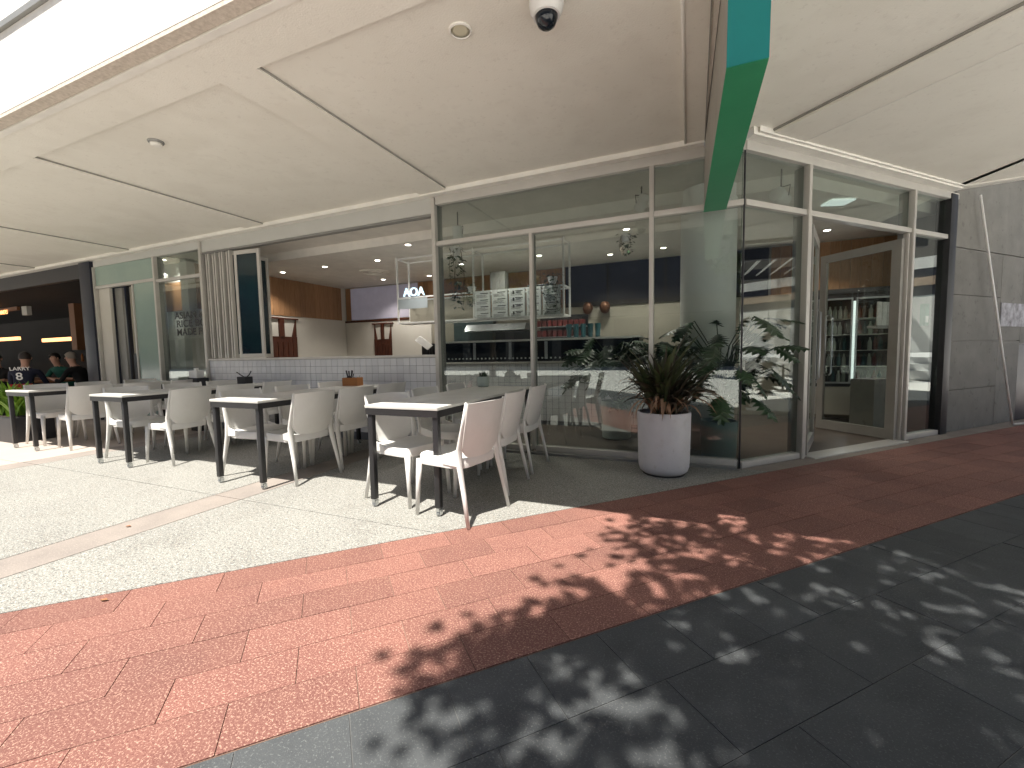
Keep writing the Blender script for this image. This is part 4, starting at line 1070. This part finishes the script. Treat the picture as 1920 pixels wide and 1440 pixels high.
# ------------------------------------------------------------------ neighbouring shop at the left with customers
ns = empty('neighbour_shop', (-17, 7, 0), 0, 'dark open-fronted neighbouring bar with warm light strips at the far left', 'shop'); ns.location = (0, 0, 0)
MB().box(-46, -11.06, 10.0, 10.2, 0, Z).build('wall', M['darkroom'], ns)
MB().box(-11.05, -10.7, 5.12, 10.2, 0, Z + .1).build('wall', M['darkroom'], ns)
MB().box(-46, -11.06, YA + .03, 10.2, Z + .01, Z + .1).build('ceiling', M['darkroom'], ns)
MB().box(-46, -11.06, YA + .08, 10.0, -.002, .003).build('floor', M['floor_in'], ns)
MB().box(-46, -11.06, YA + .02, YA + .10, 2.78, Z).build('fascia', M['black'], ns)
MB().box(-17.5, -17.2, 6.9, 7.1, 1.5, 2.9).build('post', M['brown'], ns)
MB().box(-24, -12.5, 8.2, 8.9, 0, 1.15).build('bar_counter', M['darkroom'], ns)
for (a, b, y, z) in ((-19.6, -17.5, 7.0, 1.80), (-23, -21.2, 7.0, 1.92)): MB().box(a, b, y, y + .06, z, z + .11).build('light_bar', M['warmbar'], ns)
MB().box(-24, -21.1, 7.0, 7.08, 2.92, 3.04).build('sign_board', M['brown'], ns)
text_obj('sign_lettering', 'SUMMERS', .20, M['warmbar'], ns, (-22.6, 6.99, 2.83), (R(90), 0, 0))
MB().box(-20, -18.9, 5.4, 5.44, 2.62, 2.67).build('ceiling_rail', M['beige'], ns)
MB().box(-17.8, -17.5, 6.0, 6.1, 2.5, 2.75).build('hung_sign', M['plaster'], ns)
for i in range(9):
    a = -22.5 + i * 1.15; MB().box(a, a + .7, 9.9, 9.995, 1.9 + .2 * (i % 3), 1.93 + .2 * (i % 3)).build('shelf', M['brown'], ns)
for i in range(12):
    MB().lathe([(.04, 0), (.04, .2), (.015, .28)], -21.5 + i * .6, 8.5, 8).build('bottle', [M['redbox'], M['orange'], M['steel']][i % 3], ns, smooth='auto').location = (0, 0, 1.15)

def person(loc, rz, label, top, legs, skin, hairm, lean=.12, arm=.0, pr=None, seat=.46):
    t = empty('person', loc, rz, label, 'person')
    # joints (faces +Y, seated)
    J = {'pelvis': (0, 0, seat + .10), 'waist': (0, lean * .3, seat + .28), 'chest': (0, lean * .8, seat + .45), 'neck': (0, lean * 1.1, seat + .60), 'headb': (0, lean * 1.25, seat + .66),
         'head': (0, lean * 1.4, seat + .76), 'top': (0, lean * 1.4, seat + .84)}
    rad = {'pelvis': (.155, .12), 'waist': (.135, .10), 'chest': (.165, .11), 'neck': (.055, .055), 'headb': (.058, .062), 'head': (.078, .095), 'top': (.055, .065)}
    E = [('pelvis', 'waist'), ('waist', 'chest'), ('chest', 'neck'), ('neck', 'headb'), ('headb', 'head'), ('head', 'top')]
    for s, n in ((-1, 'l'), (1, 'r')):
        J.update({'sh' + n: (s * .19, lean * .9, seat + .52), 'el' + n: (s * .25, lean + .10 + arm, seat + .27), 'wr' + n: (s * .17, lean + .33, seat + .32), 'ha' + n: (s * .15, lean + .41, seat + .33),
                  'hp' + n: (s * .10, .02, seat + .06), 'kn' + n: (s * .13, .44, seat + .06), 'an' + n: (s * .13, .40, .10), 'ft' + n: (s * .14, .53, .045)})
        rad.update({'sh' + n: (.058, .058), 'el' + n: (.042, .042), 'wr' + n: (.028, .028), 'ha' + n: (.035, .02), 'hp' + n: (.085, .085), 'kn' + n: (.058, .058), 'an' + n: (.038, .038), 'ft' + n: (.04, .035)})
        E += [('chest', 'sh' + n), ('sh' + n, 'el' + n), ('el' + n, 'wr' + n), ('wr' + n, 'ha' + n), ('pelvis', 'hp' + n), ('hp' + n, 'kn' + n), ('kn' + n, 'an' + n), ('an' + n, 'ft' + n)]
        for q in range(4):      # fingers
            fx = s * (.13 + .015 * q); J['f%d%s' % (q, n)] = (fx, lean + .455 + (.008 if q in (1, 2) else 0), seat + .325)
            J['g%d%s' % (q, n)] = (fx, lean + .485 + (.008 if q in (1, 2) else 0), seat + .31)
            for kk in 'fg': rad['%s%d%s' % (kk, q, n)] = (.008, .008)
            E += [('ha' + n, 'f%d%s' % (q, n)), ('f%d%s' % (q, n), 'g%d%s' % (q, n))]
        J['th' + n] = (s * .10, lean + .42, seat + .33); rad['th' + n] = (.01, .01); E.append(('ha' + n, 'th' + n))
    names = list(J); me = bpy.data.meshes.new('body'); me.from_pydata([J[k] for k in names], [(names.index(a), names.index(b)) for a, b in E], [])
    o = bpy.data.objects.new('body', me); C.objects.link(o)
    mod = o.modifiers.new('skin', 'SKIN'); sv = me.skin_vertices[0].data
    for i, k in enumerate(names): sv[i].radius = rad[k]; sv[i].use_root = (k == 'pelvis')
    ss = o.modifiers.new('sub', 'SUBSURF'); ss.levels = 2; ss.render_levels = 2
    bpy.context.view_layer.update()
    m2 = bpy.data.meshes.new_from_object(o.evaluated_get(bpy.context.evaluated_depsgraph_get())); bpy.data.objects.remove(o)
    m2.materials.clear()
    for x in (top, legs, skin, M['black']): m2.materials.append(x)
    for p in m2.polygons:
        c = p.center; p.use_smooth = True
        if c.z > seat + .585 and abs(c.x) < .12: p.material_index = 2
        elif c.y > lean + .22 and c.z > seat + .16 and c.z < seat + .5: p.material_index = 2
        elif c.z < .10: p.material_index = 3
        elif c.z < seat + .10 or (c.y > .12 and c.z < seat + .18): p.material_index = 1
        else: p.material_index = 0
    ob = new_obj('body', m2, t)
    hy = lean * 1.4; hz = seat + .775
    # hair cap with uneven rim
    b = MB(); loops = []
    for i in range(7):
        th_ = R(8 + i * 17); z_ = hz + .018 + .112 * math.cos(th_)
        loops.append([((.088 * math.sin(th_)) * math.cos(a), hy - .012 + (.104 * math.sin(th_)) * math.sin(a), z_ + (.05 if math.sin(a) > .4 and i > 3 else 0) * (i - 3) * .5) for a in [2 * math.pi * k / 20 for k in range(20)]])
    b.loft(loops, True, False).build('hair', hairm, t, smooth=True)
    # face: nose, eyes, mouth, ears
    MB().add([(0, hy + .098, hz + .015), (-.012, hy + .096, hz - .022), (.012, hy + .096, hz - .022), (0, hy + .118, hz - .020)], [(0, 1, 3), (0, 3, 2), (1, 2, 3), (0, 2, 1)]).build('nose', skin, t)
    for s in (-1, 1):
        MB().lathe([(.001, -.007), (.009, 0), (.001, .007)], s * .03, hy + .088, 8).build('eye', M['ink'], t, smooth=True).location = (0, 0, hz + .01)
        MB().lathe([(.004, -.028), (.014, -.005), (.014, .015), (.004, .026)], s * .083, hy, 8).build('ear', skin, t, smooth=True).location = (0, 0, hz - .005)
    MB().box(-.022, .022, hy + .084, hy + .094, hz - .052, hz - .044).build('mouth', M['brown'], t)
    return t
p1 = person((-11.95, 3.95, 0), R(50), 'seated person seen from behind in a navy sports jersey with white lettering, far left', M['cloth_navy'], M['cloth_red'], M['skin'], M['hair'])
tx1 = text_obj('jersey_name', 'LARRY', .095, M['white'], p1, (0.0, -.085, 1.0), (R(80), 0, R(0)), True, .002, 'CENTER'); tx1.location = (0, -.07, 1.00)
tx1.rotation_euler = (R(100), 0, R(0))
tx2 = text_obj('jersey_number', '8', .20, M['white'], p1, (0, -.10, .82), (R(97), 0, 0), True, .002, 'CENTER')
MB().add([(-.17, -.10, .62), (.17, -.10, .62), (.17, -.09, .74), (-.17, -.09, .74), (-.17, .1, .62), (.17, .1, .62)], [(0, 1, 2, 3), (0, 4, 5, 1)]).build('jersey_hem', M['cloth_red'], p1)
person((-12.2, 5.0, 0), R(120), 'seated person in black clothes leaning in at the edge of the neighbouring bar', M['cloth_black'], M['cloth_black'], M['skin2'], M['hair2'], .2)
person((-13.7, 5.3, 0), R(200), 'seated person in a green top between the two diners in the neighbouring bar', M['cloth_green'], M['cloth_black'], M['skin2'], M['hair'], .2)
person((-14.0, 4.3, 0), R(240), 'seated person in dark clothes facing the seating at the far left', M['cloth_black'], M['cloth_navy'], M['skin'], M['hair'], .15)
def stool(x, y, rz, lab):
    t = empty('bar_chair', (x, y, 0), rz, lab, 'chair', 'dark chairs in the neighbouring bar')
    MB().box(-.20, .20, -.20, .20, .42, .455).build('seat', M['dark'], t, bevel=.008)
    for sx in (-1, 1):
        for sy in (-1, 1): MB().box(sx * .17 - .015, sx * .17 + .015, sy * .17 - .015, sy * .17 + .015, 0, .419).build('leg', M['dark'], t)
stool(-11.95, 3.95, R(50), 'dark seat under the person in the navy jersey'); stool(-12.2, 5.0, R(120), 'dark seat under the person in black')
stool(-13.7, 5.3, R(200), 'dark seat under the person in green'); stool(-14.0, 4.3, R(240), 'dark seat under the person facing the seating')
t = empty('bar_table', (-13.0, 4.7, 0), 0, 'dark square table between the diners at the far left', 'table')
MB().box(-.45, .45, -.45, .45, .72, .75).build('table_top', M['brown'], t); MB().box(-.04, .04, -.04, .04, .02, .719).box(-.25, .25, -.25, .25, 0, .0195).build('leg', M['dark'], t)

# ------------------------------------------------------------------ plaza behind the camera (casts the leaf shadows, seen in the glass)
def tree(loc, label, cen, rad, nleaf, trunk_h, seed, ls=.075, shape=None, lobed=False):
    random.seed(seed)
    t = empty('plane_tree', loc, 0, label, 'tree')
    tr = MB(); tr.tube([(0, 0, -.02), (.05, .02, trunk_h * .5), (.0, 0, trunk_h)], [.17, .14, .11], 12)
    ends = []
    for k in range(13):
        a = k * 2.4; el = random.uniform(.2, .9)
        e = Vector((cen[0] + math.cos(a) * rad[0] * el * .8, cen[1] + math.sin(a) * rad[1] * el * .8, cen[2] + random.uniform(-.3, .5) * rad[2]))
        mid = Vector((e.x * .45, e.y * .45, trunk_h + (e.z - trunk_h) * .55)) + Vector((0, 0, .25))
        tr.tube([Vector((0, 0, trunk_h - .1)), mid, e], [.075, .045, .015], 7); ends.append((mid, e))
    tr.build('trunk', M['bark'], t, smooth=True)
    cr = MB()
    k = 0
    clusters = []
    while len(clusters) < nleaf // 26:
        p = Vector((random.uniform(-1, 1), random.uniform(-1, 1), random.uniform(-1, 1)))
        if p.length > 1: continue
        q = Vector((cen[0] + p.x * rad[0], cen[1] + p.y * rad[1], cen[2] + p.z * rad[2]))
        if shape and not shape(q): continue
        clusters.append(q)
    for c in clusters:
        for j in range(26):
            q = c + Vector((random.gauss(0, .11), random.gauss(0, .11), random.gauss(0, .09)))
            dd = Vector((random.uniform(-1, 1), random.uniform(-1, 1), random.uniform(-.7, .25)))
            if lobed:      # five-lobed leaf
                dd.z *= .5; dd.normalize(); s_ = dd.cross(Vector((random.uniform(-.35, .35), random.uniform(-.35, .35), 1))).normalized()
                S = ls * random.uniform(.55, 1.05); pts = [q]
                for a_, r_ in ((0, .25), (25, .75), (48, .42), (68, 1.0), (82, .55), (90, 1.25), (98, .55), (112, 1.0), (132, .42), (155, .75), (180, .25)):
                    pts.append(q + s_ * (math.cos(R(a_)) * r_ * S) + dd * (math.sin(R(a_)) * r_ * S))
                cr.add(pts, [(0, i_, i_ + 1) for i_ in range(1, 11)])
                continue
            leafquad(cr, q, dd, random.uniform(.7, 1.2) * ls * .55, random.uniform(.8, 1.3) * ls * 1.6, 0, .15)
    tag(cr.build('crown', M['treeleaf'], t))
    return t
CT = 1 / math.tan(SUN_EL)
def shp(q):      # leaves only where their shadow falls on the paving seen in shade
    wx, wy = q.x + 3.9, q.y - 2.6
    fx, fy = wx, wy + wz_(q) * CT
    if fx > 4.3: return False
    lim = [(-1.5, -.42), (.80, -.45), (.98, -.82), (1.30, -.98), (1.5, -.80), (1.8, -.66), (2.0, -.40), (2.45, -.26), (2.62, -.50), (3.1, -.42), (6, 0)]
    for i in range(len(lim) - 1):
        if lim[i][0] <= fy <= lim[i + 1][0]:
            u = (fy - lim[i][0]) / (lim[i + 1][0] - lim[i][0]); return fx > lim[i][1] + (lim[i + 1][1] - lim[i][1]) * u - .04
    return fx > -1
def wz_(q): return q.z
tree((3.9, -2.6, 0), 'leafy tree that throws dappled shade on the dark pavers', (-2.2, 2.0, 4.75), (3.4, 2.1, 1.15), 19000, 2.6, 4, .095, shp, True)
tree((-9.0, -9.5, 0), 'left one of two trees reflected in the shopfront', (0, 0, 5.4), (2.6, 2.6, 2.0), 3500, 3.0, 8, .16)
tree((3.5, -14, 0), 'right one of two trees reflected in the shopfront', (0, 0, 5.6), (3.0, 3.0, 2.2), 3500, 3.0, 9, .16)

bb = empty('plaza_building', (0, -24, 0), 0, 'dark building with blue cladding, reflected in the glass shopfront', 'building')
MB().box(-95, 40, -6, 0, 0, 14).build('wall', M['facade_b'], bb)
for i in range(30):
    a = -88 + i * 4.1; MB().box(a, a + 3.9, .001, .12, 5.0, 7.8).build('cladding_panel', M['blueclad'], bb)
for i in range(30):
    a = -88 + i * 4.1; f_ = MB().box(a + .3, a + 3.6, .001, .06, .3, 3.6).build('window', M['glass_dark'], bb)
MB().box(-95, 40, .001, .9, 3.75, 4.05).build('awning', M['facade_b'], bb)
# pavilion with louvred roof at the right (reflected in the first pane round the corner)
pv = empty('pavilion', (13.5, 7.0, 0), R(0), 'pergola with white roof louvres, reflected in the corner pane', 'pergola')
for yy in (-4.0, 4.0):
    for xx in (0, 5.0): MB().box(xx - .1, xx + .1, yy - .1, yy + .1, 0, 4.3).build('post', M['navy'], pv)
MB().box(-.15, .15, -4.6, 4.6, 4.301, 4.75).box(4.85, 5.15, -4.6, 4.6, 4.301, 4.75).build('roof_beam', M['navy'], pv)
lm_ = None
for i in range(16):
    if lm_ is None:
        o = MB().box(-.02, 5.0 - .15, -.16, .16, -.02, .02).build('louvre', M['white'], pv); lm_ = o.data
    else: o = bpy.data.objects.new('louvre', lm_); C.objects.link(o); o.parent = pv
    o.location = (.16, -4.3 + i * .56, 4.55); o.rotation_euler = (R(35), 0, 0)
ho = empty('site_hoarding', (19.5, 7.5, 0), R(38), 'white hoarding with dark bands, reflected in the corner pane', 'hoarding')
for i in range(9): MB().box(-.04, .04, -7 + i * 1.6, -5.44 + i * 1.6, .9, 2.9).build('panel', M['white'], ho)
MB().box(-.03, .2, -7, 8, 2.95, 3.3).build('band', M['navy'], ho)
MB().box(-.05, .2, -7, 8, 3.3, 3.6).build('band', M['brick'], ho)
MB().box(-.05, .2, -7, 8, 3.6, 3.9).build('band', M['navy'], ho)
MB().box(-.05, .2, -7, 8, 3.9, 4.3).build('band', M['white'], ho)
MB().box(.0, 3, -8, 9, 4.3, 9).build('upper_wall', M['facade_b'], ho)
for i in range(3): MB().box(-1.5 + i * .45, -1.05 + i * .45, -6, 7, .0, .30 + i * .22).build('step', M['white'], ho)
ctab = None
for i, (x, y) in enumerate([(8.6, 5.4), (9.4, 6.9), (11.0, 6.2), (11.2, 8.0)]):
    t = empty('cafe_table', (x, y, 0), 0, ['first', 'second', 'third', 'fourth'][i] + ' round cafe table reflected in the corner pane', 'table', 'tables reflected in the corner pane')
    MB().lathe([(.36, .72), (.36, .75)], seg=24).build('table_top', M['white'], t); MB().lathe([(.22, 0), (.03, .03), (.03, .719)], seg=12).build('leg', M['dark'], t)
for i, (x, y) in enumerate([(8.2, 4.7), (8.3, 6.1), (9.2, 7.7), (10.4, 5.8), (10.6, 7.3), (11.7, 6.9)]):
    c = copy_tree(cp); c.location = (x, y, 0); c.rotation_euler = (0, 0, i * 1.3)
    tag(c, '%s white chair by the round tables reflected in the corner pane' % ['first', 'second', 'third', 'fourth', 'fifth', 'sixth'][i], 'chair', 'chairs reflected in the corner pane')
